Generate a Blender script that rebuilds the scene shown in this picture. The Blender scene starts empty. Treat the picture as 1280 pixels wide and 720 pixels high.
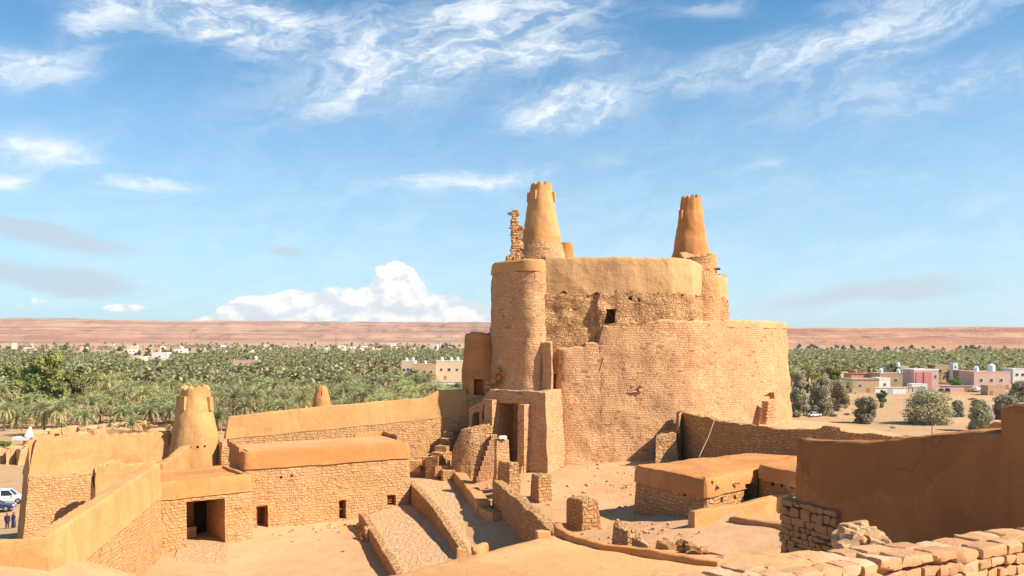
import bpy, bmesh, math, random
import numpy as np
from mathutils import Vector, Matrix, noise as mnoise
random.seed(7)
R = math.radians
F, HY, ZC = 1100.0, 424.0, 24.0
scene = bpy.context.scene
COL = scene.collection

def P(px, py, D):
    return ((px-640)/F*D, D, ZC-(py-HY)/F*D)
def X(px, D): return (px-640)/F*D
def Zy(py, D): return ZC-(py-HY)/F*D
def G(px, py, z):
    D = (ZC-z)*F/(py-HY); return ((px-640)/F*D, D, z)

# ---------------------------------------------------------------- objects
ORG = {}
def tag(o, label=None, cat=None, group=None, kind=None):
    if label: o['label'] = label
    if cat: o['category'] = cat
    if group: o['group'] = group
    if kind: o['kind'] = kind
    return o
def thing(name, label, cat, loc=(0,0,0), group=None, rz=0.0):
    o = bpy.data.objects.new(name, None); COL.objects.link(o)
    o.location = loc; o.rotation_euler = (0,0,rz); o.empty_display_size = .3
    ORG[o.name] = (Vector(loc), rz)
    return tag(o, label, cat, group)

class MB:
    def __init__(s): s.v = []; s.f = []
    def add(s, vs, fs):
        b = len(s.v); s.v += [tuple(p) for p in vs]; s.f += [tuple(b+i for i in f) for f in fs]
    def box(s, c, size, rz=0.0, taper=1.0):
        hx, hy, hz = size[0]/2, size[1]/2, size[2]/2
        vs = []
        for k, t in ((-1,1.0),(1,taper)):
            for i,j in ((-1,-1),(1,-1),(1,1),(-1,1)):
                x, y = i*hx*t, j*hy*t
                vs.append((c[0]+x*math.cos(rz)-y*math.sin(rz), c[1]+x*math.sin(rz)+y*math.cos(rz), c[2]+k*hz))
        s.add(vs, [(3,2,1,0),(4,5,6,7),(0,1,5,4),(1,2,6,5),(2,3,7,6),(3,0,4,7)])
        return s
    def tube(s, pts, rads, n=8, cap=True):
        pts = [Vector(p) for p in pts]; rings = []
        for i, p in enumerate(pts):
            d = (pts[min(i+1,len(pts)-1)]-pts[max(i-1,0)]).normalized()
            a = d.orthogonal().normalized() if abs(d.z) < .95 else Vector((1,0,0))
            a = (a - d*a.dot(d)).normalized(); b = d.cross(a)
            rings.append([p+(a*math.cos(2*math.pi*k/n)+b*math.sin(2*math.pi*k/n))*rads[i] for k in range(n)])
        vs = [q for r in rings for q in r]; fs = []
        for i in range(len(pts)-1):
            for k in range(n):
                fs.append((i*n+k, i*n+(k+1)%n, (i+1)*n+(k+1)%n, (i+1)*n+k))
        if cap: fs += [tuple(range(n-1,-1,-1)), tuple((len(pts)-1)*n+k for k in range(n))]
        s.add(vs, fs); return s
    def stone(s, c, size, rz=0.0, rnd=.12, rnb=None, tilt=0.0):
        rr = rnb or random; vs = []; idx = {}; fs = []
        M = Matrix.Rotation(rz, 3, 'Z') @ Matrix.Rotation(tilt, 3, 'Y')
        jit = {}
        def vid(i,j,k):
            if (i,j,k) in idx: return idx[(i,j,k)]
            p = Vector((i,j,k)); nrm = (abs(i)**5+abs(j)**5+abs(k)**5)**.2
            p = p*(1/nrm) if nrm else p
            p = Vector((p.x*size[0]/2, p.y*size[1]/2, p.z*size[2]/2))
            m = min(size)*rnd
            p += Vector((rr.uniform(-m,m), rr.uniform(-m,m), rr.uniform(-m,m)))
            idx[(i,j,k)] = len(vs); vs.append(M@p+Vector(c)); return idx[(i,j,k)]
        for ax in range(3):
            for sgn in (-1,1):
                for a in (-1,0):
                    for b in (-1,0):
                        q = []
                        for da, db in ((0,0),(1,0),(1,1),(0,1)):
                            t = [0,0,0]; t[ax] = sgn; t[(ax+1)%3] = a+da; t[(ax+2)%3] = b+db; q.append(vid(*t))
                        fs.append(tuple(q if sgn > 0 else q[::-1]))
        s.add(vs, fs); return s
    def stone2(s, c, size, rz=0.0, rr=random, tilt=0.0, n=4, rough=.12):
        """chipped building stone: a finely divided block with worn edges and a noisy surface"""
        M_ = Matrix.Rotation(rz, 3, 'Z') @ Matrix.Rotation(tilt, 3, 'Y'); vs = []; idx = {}; fs = []
        off = Vector((rr.uniform(0,99), rr.uniform(0,99), rr.uniform(0,99))); m = min(size)
        cut = [(Vector((rr.gauss(0,1), rr.gauss(0,1), rr.gauss(0,1))).normalized(), rr.uniform(.92,1.3)) for _ in range(4)]
        sk = (rr.uniform(-.12,.12), rr.uniform(-.12,.12))
        def vid(i,j,k):
            key = (i,j,k)
            if key in idx: return idx[key]
            p = Vector((2*i/n-1, 2*j/n-1, 2*k/n-1)); nm = (abs(p.x)**13+abs(p.y)**13+abs(p.z)**13)**(1/13); p = p/nm
            for d, lim in cut:
                e = p.dot(d)
                if e > lim: p = p-d*(e-lim)
            p = Vector((p.x*size[0]/2*(1+sk[0]*p.z), p.y*size[1]/2, p.z*size[2]/2*(1+sk[1]*p.x)))
            p += mnoise.noise_vector(p*(2.2/m)*.5+off)*m*rough+mnoise.noise_vector(p*(5/m)*.5+off)*m*rough*.4
            idx[key] = len(vs); vs.append(M_@p+Vector(c)); return idx[key]
        for ax in range(3):
            for e in (0, n):
                for a in range(n):
                    for b in range(n):
                        q = []
                        for da, db in ((0,0),(1,0),(1,1),(0,1)):
                            t = [0,0,0]; t[ax] = e; t[(ax+1)%3] = a+da; t[(ax+2)%3] = b+db; q.append(vid(*t))
                        fs.append(tuple(q if e else q[::-1]))
        s.add(vs, fs); return s
    def build(s, name, mat, parent=None, wob=0.0, wsc=.6, smooth=35, weld=True, seedv=0.0, local=False):
        me = bpy.data.meshes.new(name)
        v = s.v
        if wob:
            out = []
            for p in v:
                q = Vector(p); d = mnoise.noise_vector(q*wsc+Vector((seedv,0,0)))*wob + mnoise.noise_vector(q*wsc*2.7+Vector((9,seedv,3)))*wob*.45
                out.append(q+d)
            v = out
        if parent is not None and not local:
            o0, rz = ORG.get(parent.name, (Vector((0,0,0)),0.0))
            Mi = Matrix.Rotation(-rz,3,'Z')
            v = [Mi@(Vector(p)-o0) for p in v]
        me.from_pydata([tuple(p) for p in v], [], s.f)
        if weld:
            bm = bmesh.new(); bm.from_mesh(me)
            bmesh.ops.remove_doubles(bm, verts=bm.verts, dist=.0008)
            big = [f for f in bm.faces if len(f.verts) > 4]
            if big: bmesh.ops.triangulate(bm, faces=big)
            bm.to_mesh(me); bm.free()
        if smooth:
            me.polygons.foreach_set('use_smooth', [True]*len(me.polygons))
            try: me.set_sharp_from_angle(angle=R(smooth))
            except Exception: pass
        me.materials.append(mat); me.update()
        o = bpy.data.objects.new(name, me); COL.objects.link(o)
        if parent is not None:
            o.parent = parent
            ORG[o.name] = ORG.get(parent.name, (Vector((0,0,0)),0.0))
        return o

def copy_tree(o, parent=None):
    c = o.copy(); COL.objects.link(c)
    if parent is not None: c.parent = parent
    for ch in list(o.children): copy_tree(ch, c)
    return c

def fbm(x, y=0.0, z=0.0, o=4):
    return mnoise.fractal(Vector((x,y,z)), 1.0, 2.0, o)

# ---------------------------------------------------------------- shell: battered, holed, rounded masonry block
def round_poly(poly, r, n=4):
    out = []; m = len(poly)
    for i in range(m):
        a, b, c = poly[i-1], poly[i], poly[(i+1)%m]
        B = Vector(b[:2]); A = Vector(a[:2]); Cc = Vector(c[:2])
        da, dc = (A-B), (Cc-B); la, lc = da.length, dc.length
        rr = min(r, la*.45, lc*.45)
        p0 = B+da.normalized()*rr; p1 = B+dc.normalized()*rr
        for k in range(n+1):
            t = k/n; q = p0*(1-t)**2+B*2*t*(1-t)+p1*t*t
            out.append((q.x, q.y)+tuple(b[2:]))
    return out
def ccw(poly):
    a = sum(poly[i-1][0]*poly[i][1]-poly[i][0]*poly[i-1][1] for i in range(len(poly)))
    return poly if a > 0 else poly[::-1]
def locate(poly, px):
    """perimeter distance and depth where the bearing of px first meets the plan"""
    k = (px-640)/F; best = None; u = 0.0
    for i in range(len(poly)):
        a, b = poly[i], poly[(i+1)%len(poly)]
        L = math.hypot(b[0]-a[0], b[1]-a[1])
        fa, fb = a[0]-k*a[1], b[0]-k*b[1]
        if (fa <= 0) != (fb <= 0):
            t = fa/(fa-fb); D = a[1]+(b[1]-a[1])*t
            if best is None or D < best[1]: best = (u+L*t, D)
        u += L
    return best
def hole_px(poly, x0, x1, y0, y1, depth=1.0):
    a, b = locate(poly, x0), locate(poly, x1)
    D = (a[1]+b[1])/2
    return (min(a[0],b[0]), max(a[0],b[0]), Zy(y1, D), Zy(y0, D), depth)

def shell(mb, poly, rows, z0=None, z1=None, holes=(), step=.6, cap=True, topnoise=0.0, tfreq=.8, topfn=None, seed=0.0, botnoise=0.0):
    """poly: CCW (x,y[,z0,z1]); rows: (t, dz, inward offset)"""
    n = len(poly)
    pz0 = [p[2] if len(p) > 3 else z0 for p in poly]; pz1 = [p[3] if len(p) > 3 else z1 for p in poly]
    cum = [0.0]
    for i in range(n):
        a, b = poly[i], poly[(i+1)%n]; cum.append(cum[-1]+math.hypot(b[0]-a[0], b[1]-a[1]))
    tot = cum[-1]
    us = set()
    for i in range(n):
        L = cum[i+1]-cum[i]; k = max(1, int(math.ceil(L/step)))
        for j in range(k): us.add(cum[i]+L*j/k)
    hs = [h for h in holes if h]
    for h in hs:
        for e in (h[0], h[1]):
            us = {u for u in us if abs(u-e) > .02 or u in cum}
            us.add(e)
    us = sorted(us); us = [u for i, u in enumerate(us) if i == 0 or u-us[i-1] > 1e-5]
    en = []
    for i in range(n):
        a, b = poly[i], poly[(i+1)%n]; L = max(1e-9, cum[i+1]-cum[i])
        en.append(Vector(((b[1]-a[1])/L, -(b[0]-a[0])/L)))
    cols = []
    for u in us:
        i = 0
        while i < n-1 and u >= cum[i+1]-1e-7: i += 1
        L = cum[i+1]-cum[i]; t = (u-cum[i])/max(L,1e-9)
        a, b = poly[i], poly[(i+1)%n]
        xy = Vector((a[0]+(b[0]-a[0])*t, a[1]+(b[1]-a[1])*t))
        if t < 1e-5:
            m = en[i-1]+en[i]; nn = m/max(.35, m.dot(en[i])) if m.length > 1e-6 else en[i]
        else: nn = en[i]
        cols.append((u, xy, nn, pz0[i]+(pz0[(i+1)%n]-pz0[i])*t, pz1[i]+(pz1[(i+1)%n]-pz1[i])*t))
    # rows with subdivisions and hole edges
    Z0 = sum(pz0)/n; Z1 = sum(pz1)/n; H = max(.01, Z1-Z0)
    rr = []
    for i, r in enumerate(rows):
        if i:
            q = rows[i-1]; ln = math.hypot((r[0]-q[0])*H+r[1]-q[1], r[2]-q[2])
            k = max(1, int(math.ceil(ln/step)))
            br = [j/k for j in range(1, k)]
            if abs(r[0]-q[0]) > 1e-6:
                for h in hs:
                    for hz in (h[2], h[3]):
                        cz = min(cols, key=lambda c: abs(c[0]-(h[0]+h[1])/2))
                        th = (hz-cz[3])/max(.01, cz[4]-cz[3]); e = (th-q[0])/(r[0]-q[0])
                        if 0.005 < e < .995:
                            br = [x for x in br if abs(x-e)*abs(r[0]-q[0])*H > .05]; br.append(e)
            for e in sorted(br): rr.append(tuple(q[m]+(r[m]-q[m])*e for m in range(3)))
        rr.append(tuple(r))
    V = []; nc = len(cols)
    for (t, dz, off) in rr:
        for (u, xy, nn, a, b) in cols:
            p = xy-nn*off; z = a+(b-a)*t+dz
            if topnoise: z += topnoise*max(0.0, t)**2*fbm(xy.x*tfreq+seed, xy.y*tfreq)
            if botnoise: z += botnoise*max(0.0, 1-t)**2*fbm(xy.x*.9+5, xy.y*.9)
            if topfn: z += topfn(u, xy)*max(0.0, t)**3
            V.append((p.x, p.y, z))
    Fs = []; openings = []
    def inhole(c, r):
        u = (cols[c][0]+(cols[c+1][0] if c+1 < nc else tot))/2
        z = (V[r*nc+c][2]+V[(r+1)*nc+c][2])/2
        for h in hs:
            if h[0]-1e-4 < u < h[1]+1e-4 and h[2]-.03 < z < h[3]+.03: return h
        return None
    cells = {}
    for r in range(len(rr)-1):
        for c in range(nc):
            h = inhole(c, r)
            if h: cells.setdefault(h, set()).add((r, c))
            else: Fs.append((r*nc+c, r*nc+(c+1)%nc, (r+1)*nc+(c+1)%nc, (r+1)*nc+c))
    for h, cs in cells.items():
        mid = (h[0]+h[1])/2; i = 0
        while i < n-1 and mid >= cum[i+1]: i += 1
        inn = -en[i]*h[4]; mp = {}
        def q(vi):
            if vi not in mp:
                p = V[vi]; mp[vi] = len(V); V.append((p[0]+inn.x, p[1]+inn.y, p[2]))
            return mp[vi]
        for (r, c) in cs:
            a, b, d, e = r*nc+c, r*nc+(c+1)%nc, (r+1)*nc+(c+1)%nc, (r+1)*nc+c
            Fs.append((q(a), q(b), q(d), q(e)))
            if (r, c-1) not in cs: Fs.append((a, q(a), q(e), e))
            if (r, (c+1)%nc) not in cs: Fs.append((q(b), b, d, q(d)))
            if (r-1, c) not in cs: Fs.append((a, b, q(b), q(a)))
            if (r+1, c) not in cs: Fs.append((q(e), q(d), d, e))
    if cap:
        b = (len(rr)-1)*nc; ring = [Vector(V[b+i]) for i in range(nc)]
        xs = [p.x for p in ring]; ys = [p.y for p in ring]; g = max(step*1.4, (max(xs)-min(xs))/40)
        ip = []; 
        yy = min(ys)+g*.5
        while yy < max(ys):
            xx = min(xs)+g*.5
            while xx < max(xs):
                # inside test and a margin from the rim
                ins = False
                for i in range(nc):
                    a, c = ring[i-1], ring[i]
                    if (a.y > yy) != (c.y > yy) and xx < (c.x-a.x)*(yy-a.y)/(c.y-a.y)+a.x: ins = not ins
                if ins and min((p.x-xx)**2+(p.y-yy)**2 for p in ring) > (g*.45)**2: ip.append((xx, yy))
                xx += g
            yy += g
        try:
            pts2 = [Vector((p.x, p.y)) for p in ring]+[Vector(q) for q in ip]
            from mathutils.geometry import delaunay_2d_cdt
            ov, oe, of, o1, o2, o3 = delaunay_2d_cdt(pts2, [], [list(range(nc))], 1, 1e-5)
            mp = []
            for k, q in enumerate(ov):
                src = [i for i in o1[k] if i < nc]
                if src: mp.append(b+src[0]); continue
                ws = [1/((p.x-q.x)**2+(p.y-q.y)**2+1e-6) for p in ring]; z = sum(w_*p.z for w_, p in zip(ws, ring))/sum(ws)
                mp.append(len(V)); V.append((q.x, q.y, z))
            for f in of: Fs.append(tuple(mp[i] for i in f))
        except Exception as ex:
            print('cap', ex); Fs.append(tuple(b+i for i in range(nc)))
    mb.add(V, Fs); return mb

def strip(mb, pts, t0, t1, step=.6, topnoise=.06, r=.14, topfn=None, tfreq=.8, seed=0.0, endb=0.0):
    """free wall along a path of (x,y,z0,z1): battered both sides, rounded top"""
    n = len(pts); L = []; Rr = []
    for i, p in enumerate(pts):
        a = Vector(pts[max(0,i-1)][:2]); b = Vector(pts[min(n-1,i+1)][:2])
        d = (b-a).normalized(); nn = Vector((d.y, -d.x))
        if 0 < i < n-1:
            d1 = (Vector(p[:2])-a).normalized(); k = 1/max(.5, nn.dot(Vector((d1.y,-d1.x))))
        else: k = 1
        L.append((p[0]+nn.x*t0/2*k, p[1]+nn.y*t0/2*k, p[2], p[3])); Rr.append((p[0]-nn.x*t0/2*k, p[1]-nn.y*t0/2*k, p[2], p[3]))
    poly = ccw(L+Rr[::-1]); b = (t0-t1)/2
    r = min(r, t1*.4)
    rows = [(0,0,0),(1,-r,b),(1,-r*.35,b+r*.12),(1,-r*.08,b+r*.4),(1,0,b+r)]
    return shell(mb, poly, rows, topnoise=topnoise, tfreq=tfreq, topfn=topfn, step=step, seed=seed)

def circ(cx, cy, r, n=28, ph=0.0):
    return [(cx+r*math.cos(2*math.pi*i/n+ph), cy+r*math.sin(2*math.pi*i/n+ph)) for i in range(n)]
# ---------------------------------------------------------------- node helpers
class NT:
    def __init__(s, tree): s.t = tree; s.n = tree.nodes; s.l = tree.links
    def new(s, ty, **kw):
        n = s.n.new(ty)
        for k, v in kw.items(): setattr(n, k, v)
        return n
    def put(s, sock, v):
        if hasattr(v, 'is_output'): s.l.new(v, sock)
        elif v is not None:
            try: sock.default_value = v
            except Exception: sock.default_value = tuple(v)+(1.0,)
    def m(s, op, a, b=None, c=None, clamp=False):
        n = s.new('ShaderNodeMath', operation=op, use_clamp=clamp)
        s.put(n.inputs[0], a)
        if b is not None: s.put(n.inputs[1], b)
        if c is not None: s.put(n.inputs[2], c)
        return n.outputs[0]
    def vm(s, op, a, b=None):
        n = s.new('ShaderNodeVectorMath', operation=op); s.put(n.inputs[0], a)
        if b is not None: s.put(n.inputs[1], b)
        return n.outputs[0]
    def sep(s, v):
        n = s.new('ShaderNodeSeparateXYZ'); s.put(n.inputs[0], v); return n.outputs
    def comb(s, x, y, z):
        n = s.new('ShaderNodeCombineXYZ'); s.put(n.inputs[0], x); s.put(n.inputs[1], y); s.put(n.inputs[2], z); return n.outputs[0]
    def noise(s, vec, scale, detail=4, rough=.55, dist=0.0, col=False):
        n = s.new('ShaderNodeTexNoise'); s.put(n.inputs['Vector'], vec)
        n.inputs['Scale'].default_value = scale; n.inputs['Detail'].default_value = detail
        n.inputs['Roughness'].default_value = rough; n.inputs['Distortion'].default_value = dist
        return n.outputs[1 if col else 0]
    def vor(s, vec, scale=1.0, feature='F1', rnd=1.0, dims='3D'):
        n = s.new('ShaderNodeTexVoronoi', voronoi_dimensions=dims, feature=feature)
        s.put(n.inputs['Vector'], vec); n.inputs['Scale'].default_value = scale
        n.inputs['Randomness'].default_value = rnd; return n.outputs
    def mix(s, f, a, b, ty='MIX'):
        n = s.new('ShaderNodeMix', data_type='RGBA', blend_type=ty)
        s.put(n.inputs[0], f); s.put(n.inputs[6], col4(a)); s.put(n.inputs[7], col4(b)); return n.outputs[2]
    def ss(s, v, lo, hi, a=0.0, b=1.0):
        n = s.new('ShaderNodeMapRange', interpolation_type='SMOOTHSTEP'); s.put(n.inputs[0], v)
        n.inputs[1].default_value = lo; n.inputs[2].default_value = hi
        n.inputs[3].default_value = a; n.inputs[4].default_value = b; return n.outputs[0]
def col4(c):
    if hasattr(c, 'is_output'): return c
    return tuple(c)+(1.0,) if len(c) == 3 else c
def mat(name, rough=.9, spec=.15):
    m = bpy.data.materials.new(name); m.use_nodes = True
    t = NT(m.node_tree); b = t.n['Principled BSDF']
    b.inputs['Roughness'].default_value = rough; b.inputs['Specular IOR Level'].default_value = spec
    return m, t, b
def pos(t): return t.new('ShaderNodeNewGeometry').outputs['Position']
def bump(t, b, h, dist=.05, strength=1.0):
    n = t.new('ShaderNodeBump'); n.inputs['Strength'].default_value = strength; n.inputs['Distance'].default_value = dist
    t.put(n.inputs['Height'], h); t.l.new(n.outputs[0], b.inputs['Normal'])

def m_plain(name, c, rough=.8, var=.15, sc=3.0, spec=.2, metal=0.0):
    m, t, b = mat(name, rough, spec)
    tc = t.new('ShaderNodeTexCoord').outputs['Object']
    n = t.noise(tc, sc, 4)
    t.put(b.inputs['Base Color'], t.mix(n, tuple(x*(1-var) for x in c), tuple(min(1,x*(1+var)) for x in c)))
    b.inputs['Metallic'].default_value = metal
    return m

def m_masonry(name, c1, c2, cm, h=.28, l=.55, mort=.10, depth=.07, coursed=True, warp=.12, mud=.35, pink=None):
    m, t, b = mat(name, .95, .1)
    p = pos(t)
    w = t.vm('SCALE', t.vm('SUBTRACT', t.noise(p, 1.1, 3, col=True), (.5,.5,.5))); w.node.inputs[3].default_value = warp*2
    q = t.vm('ADD', p, w); x, y, z = t.sep(q)
    if coursed:
        zz = t.m('ADD', t.m('DIVIDE', z, h), t.m('MULTIPLY', t.noise(p, .22, 2), 2.2))
        row = t.m('FLOOR', zz); fr = t.m('SUBTRACT', zz, row)
        vec = t.comb(t.m('DIVIDE', x, l), t.m('DIVIDE', y, l), t.m('MULTIPLY', row, 7.31))
        f1 = t.vor(vec); de = t.vor(vec, feature='DISTANCE_TO_EDGE')
        # zones rebuilt with bigger, less regular blocks
        vecb = t.comb(t.m('DIVIDE', x, l*1.25), t.m('DIVIDE', y, l*1.25), t.m('DIVIDE', z, h*1.45)); zone = t.ss(t.noise(p, .28, 4, .65), .56, .60)
        fb = t.vor(vecb, rnd=.8); eb = t.vor(vecb, feature='DISTANCE_TO_EDGE', rnd=.8)[0]
        ez = t.m('MULTIPLY', t.m('MINIMUM', fr, t.m('SUBTRACT', 1.0, fr)), h/l)
        e = t.m('MINIMUM', de[0], ez)
        e = t.m('ADD', t.m('MULTIPLY', e, t.m('SUBTRACT', 1.0, zone)), t.m('MULTIPLY', eb, zone)); f1 = (None, t.mix(zone, f1[1], fb[1]))
    else:
        vec = t.comb(t.m('DIVIDE', x, l), t.m('DIVIDE', y, l), t.m('DIVIDE', z, h))
        f1 = t.vor(vec, rnd=.85); e = t.vor(vec, feature='DISTANCE_TO_EDGE', rnd=.85)[0]
    face = t.ss(e, mort*.25, mort*1.3)
    rnd = t.sep(f1[1])[0]; rnd2 = t.sep(f1[1])[1]
    big = t.noise(p, .16, 5, .6); fine = t.noise(p, 7.0, 5, .65); mid = t.noise(p, 1.4, 4)
    c = t.mix(rnd, c1, c2)
    if pink: c = t.mix(t.m('MULTIPLY', t.ss(rnd2, .80, .98), .55), c, pink)
    c = t.mix(t.m('MULTIPLY', t.ss(big, .40, .66), .55), c, tuple(.74*v for v in c1)); c = t.mix(t.m('MULTIPLY', t.ss(t.noise(p, .33, 6, .7), .52, .70), .35), c, tuple(min(1,1.12*v) for v in c2))
    mudm = t.m('MULTIPLY', t.ss(mid, .45, .7), mud)      # mud render washed over the stones
    face2 = t.m('MULTIPLY', face, t.m('SUBTRACT', 1.0, mudm))
    c = t.mix(face, cm, c)
    c = t.mix(mudm, c, tuple(.5*(u+v) for u, v in zip(c1, c2)))
    c = t.mix(t.ss(fine, .3, .75, 0, .35), c, tuple(min(1,1.25*v) for v in c2))
    rnd3 = t.sep(f1[1])[2]; gap = t.m('MULTIPLY', t.ss(rnd3, .955, .965), face)      # a stone fallen out here and there, shade of its hollow painted darker
    c = t.mix(t.m('MULTIPLY', gap, .6), c, tuple(.55*v for v in cm))
    face2 = t.m('MULTIPLY', face2, t.m('SUBTRACT', 1.0, t.m('MULTIPLY', gap, 1.9)))
    ero = t.m('MULTIPLY', t.ss(t.noise(p, .30, 4, .6), .52, .68), t.noise(p, 2.6, 5, .7))
    t.put(b.inputs['Base Color'], c)
    hh = t.m('ADD', t.m('MULTIPLY', ero, 1.6), t.m('MULTIPLY', face2, t.m('ADD', .65, t.m('MULTIPLY', rnd2, .6))))
    hh = t.m('ADD', hh, t.m('ADD', t.m('MULTIPLY', fine, .35), t.m('MULTIPLY', mid, .9)))
    bump(t, b, hh, depth)
    return m

def m_plaster(name, c1, c2, depth=.05, streak=.5, straw=True):
    m, t, b = mat(name, .95, .1)
    p = pos(t); x, y, z = t.sep(p)
    big = t.noise(p, .25, 5, .6); mid = t.noise(p, 1.6, 5, .6); fine = t.noise(p, 9.0, 5, .7)
    st = t.noise(t.comb(t.m('MULTIPLY', x, 1.6), t.m('MULTIPLY', y, 1.6), t.m('MULTIPLY', z, .22)), 1.0, 5, .65)
    c = t.mix(t.ss(big, .3, .7), c1, c2)
    c = t.mix(t.m('MULTIPLY', t.ss(st, .5, .72), streak), c, tuple(.72*v for v in c1))
    c = t.mix(t.m('MULTIPLY', t.ss(mid, .55, .75), .3), c, tuple(min(1, 1.18*v) for v in c2))
    c = t.mix(t.m('MULTIPLY', t.ss(fine, .55, .8), .25), c, tuple(.7*v for v in c1))
    wv_ = t.vm('SCALE', t.noise(p, 1.2, 4, col=True)); wv_.node.inputs[3].default_value = 1.2
    ce = t.vor(t.vm('MULTIPLY', t.vm('ADD', p, wv_), (.55,.55,.4)), feature='DISTANCE_TO_EDGE')[0]
    crack = t.m('MULTIPLY', t.ss(ce, .010, .002), t.ss(t.noise(p, .5, 3), .54, .64))
    pv = t.vor(t.vm('MULTIPLY', t.vm('ADD', p, wv_), (.30,.30,.55))); patch = t.ss(t.sep(pv[1])[0], .72, .74)
    c = t.mix(t.m('MULTIPLY', patch, .5), c, tuple(.84*v for v in c1))
    c = t.mix(t.m('MULTIPLY', crack, .28), c, tuple(.5*v for v in c1))
    straw = t.ss(t.noise(t.vm('MULTIPLY', p, (14,14,30)), 1.0, 2, .6), .66, .74)
    c = t.mix(t.m('MULTIPLY', straw, .25), c, tuple(min(1,1.3*v) for v in c2))
    mid = t.m('SUBTRACT', mid, t.m('MULTIPLY', crack, .2))
    t.put(b.inputs['Base Color'], c)
    bump(t, b, t.m('ADD', t.m('MULTIPLY', mid, 1.2), t.m('ADD', t.m('MULTIPLY', fine, .35), t.m('MULTIPLY', big, 1.0))), depth)
    return m

def m_sand(name, c1, c2, c3, depth=.05, sc=1.0, pebble=.25, outer=None, island=False):
    m, t, b = mat(name, 1.0, .05)
    p = pos(t)
    big = t.noise(p, .09*sc, 6, .6); mid = t.noise(p, .7*sc, 6, .62); fine = t.noise(p, 6*sc, 5, .7)
    v = t.vor(p, 3.2*sc)
    c = t.mix(t.ss(big, .35, .65), c1, c2)
    c = t.mix(t.m('MULTIPLY', t.ss(mid, .5, .72), .5), c, c3)
    c = t.mix(t.m('MULTIPLY', t.ss(fine, .55, .75), .3), c, tuple(.6*x for x in c3))
    peb = t.m('MULTIPLY', t.ss(v[0], .16, .08), t.ss(mid, .45, .6))
    c = t.mix(t.m('MULTIPLY', peb, pebble), c, tuple(min(1, 1.15*x) for x in c2))
    if island:     # every stone its own tone
        ri = t.new('ShaderNodeNewGeometry').outputs['Random Per Island']; c = t.mix(t.m('MULTIPLY', t.ss(ri, .2, 1.0), .55), c, (.36,.19,.10)); c = t.mix(t.m('MULTIPLY', t.ss(ri, .35, .0), .5), c, (.64,.42,.27))
    if outer:      # coarser, duller soil of the plain outside the fort mound
        x, y, z = t.sep(p); wide = t.noise(p, .016, 6, .65); scr = t.noise(p, .12, 6, .7)
        oc = t.mix(t.ss(wide, .38, .62), outer[0], outer[1]); oc = t.mix(t.m('MULTIPLY', t.ss(scr, .5, .68), .7), oc, outer[2])
        oc = t.mix(t.m('MULTIPLY', t.ss(mid, .5, .75), .4), oc, tuple(.6*v for v in outer[1]))
        c = t.mix(t.ss(t.m('ADD', z, t.m('MULTIPLY', t.m('SUBTRACT', scr, .5), 5)), 9.0, 5.0), c, oc)
    t.put(b.inputs['Base Color'], c)
    bump(t, b, t.m('ADD', t.m('ADD', t.m('MULTIPLY', mid, 1.4), t.m('MULTIPLY', fine, .4)), t.m('MULTIPLY', peb, .5)), depth)
    return m

def m_flag(name):
    """paving of flat irregular stones on the ramps"""
    m, t, b = mat(name, .9, .15)
    p = pos(t); w = t.vm('SCALE', t.noise(p, 1.5, 3, col=True)); w.node.inputs[3].default_value = .3
    q = t.vm('MULTIPLY', t.vm('ADD', p, w), (2.3, 1.7, .05))
    f1 = t.vor(q); e = t.vor(q, feature='DISTANCE_TO_EDGE')[0]
    face = t.ss(e, .02, .10); rnd = t.sep(f1[1])[0]; mid = t.noise(p, .8, 5); fine = t.noise(p, 8, 4, .7)
    c = t.mix(rnd, (.47,.285,.15), (.54,.345,.195))
    c = t.mix(t.m('MULTIPLY', t.ss(rnd, .75, .9), .5), c, (.55,.405,.27))
    c = t.mix(face, (.42,.255,.135), c)
    c = t.mix(t.m('MULTIPLY', t.ss(mid, .36, .58), .88), c, (.52,.305,.155))
    t.put(b.inputs['Base Color'], c)
    bump(t, b, t.m('ADD', face, t.m('MULTIPLY', fine, .4)), .04)
    return m

def m_leaf(name, c1, c2, sc=.5, rough=.55, trans=.25):
    m, t, b = mat(name, rough, .3)
    tc = t.new('ShaderNodeTexCoord').outputs['Object']
    oi = t.new('ShaderNodeObjectInfo').outputs['Random']
    n = t.noise(tc, sc, 4, .65)
    c = t.mix(t.ss(n, .3, .7), c1, c2)
    ri = t.new('ShaderNodeNewGeometry').outputs['Random Per Island']; plot = t.noise(pos(t), .022, 4, .65)
    c = t.mix(t.m('MULTIPLY', t.ss(plot, .50, .66), .55), c, tuple(a*b for a, b in zip(c2, (1.12,.98,.72))))
    c = t.mix(t.m('MULTIPLY', t.ss(plot, .46, .34), .45), c, tuple(.6*v for v in c1))
    hs = t.new('ShaderNodeHueSaturation'); t.put(hs.inputs['Value'], t.m('ADD', t.m('ADD', .52, t.m('MULTIPLY', oi, .45)), t.m('MULTIPLY', ri, .5)))
    t.put(hs.inputs['Hue'], t.m('ADD', .488, t.m('MULTIPLY', oi, .024)))
    t.put(hs.inputs['Color'], c)
    t.put(b.inputs['Base Color'], hs.outputs[0])
    tr = t.new('ShaderNodeBsdfTranslucent'); t.put(tr.inputs[0], hs.outputs[0])
    mx = t.new('ShaderNodeMixShader'); mx.inputs[0].default_value = trans
    out = t.n['Material Output']
    t.l.new(b.outputs[0], mx.inputs[1]); t.l.new(tr.outputs[0], mx.inputs[2]); t.l.new(mx.outputs[0], out.inputs[0])
    return m

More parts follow.
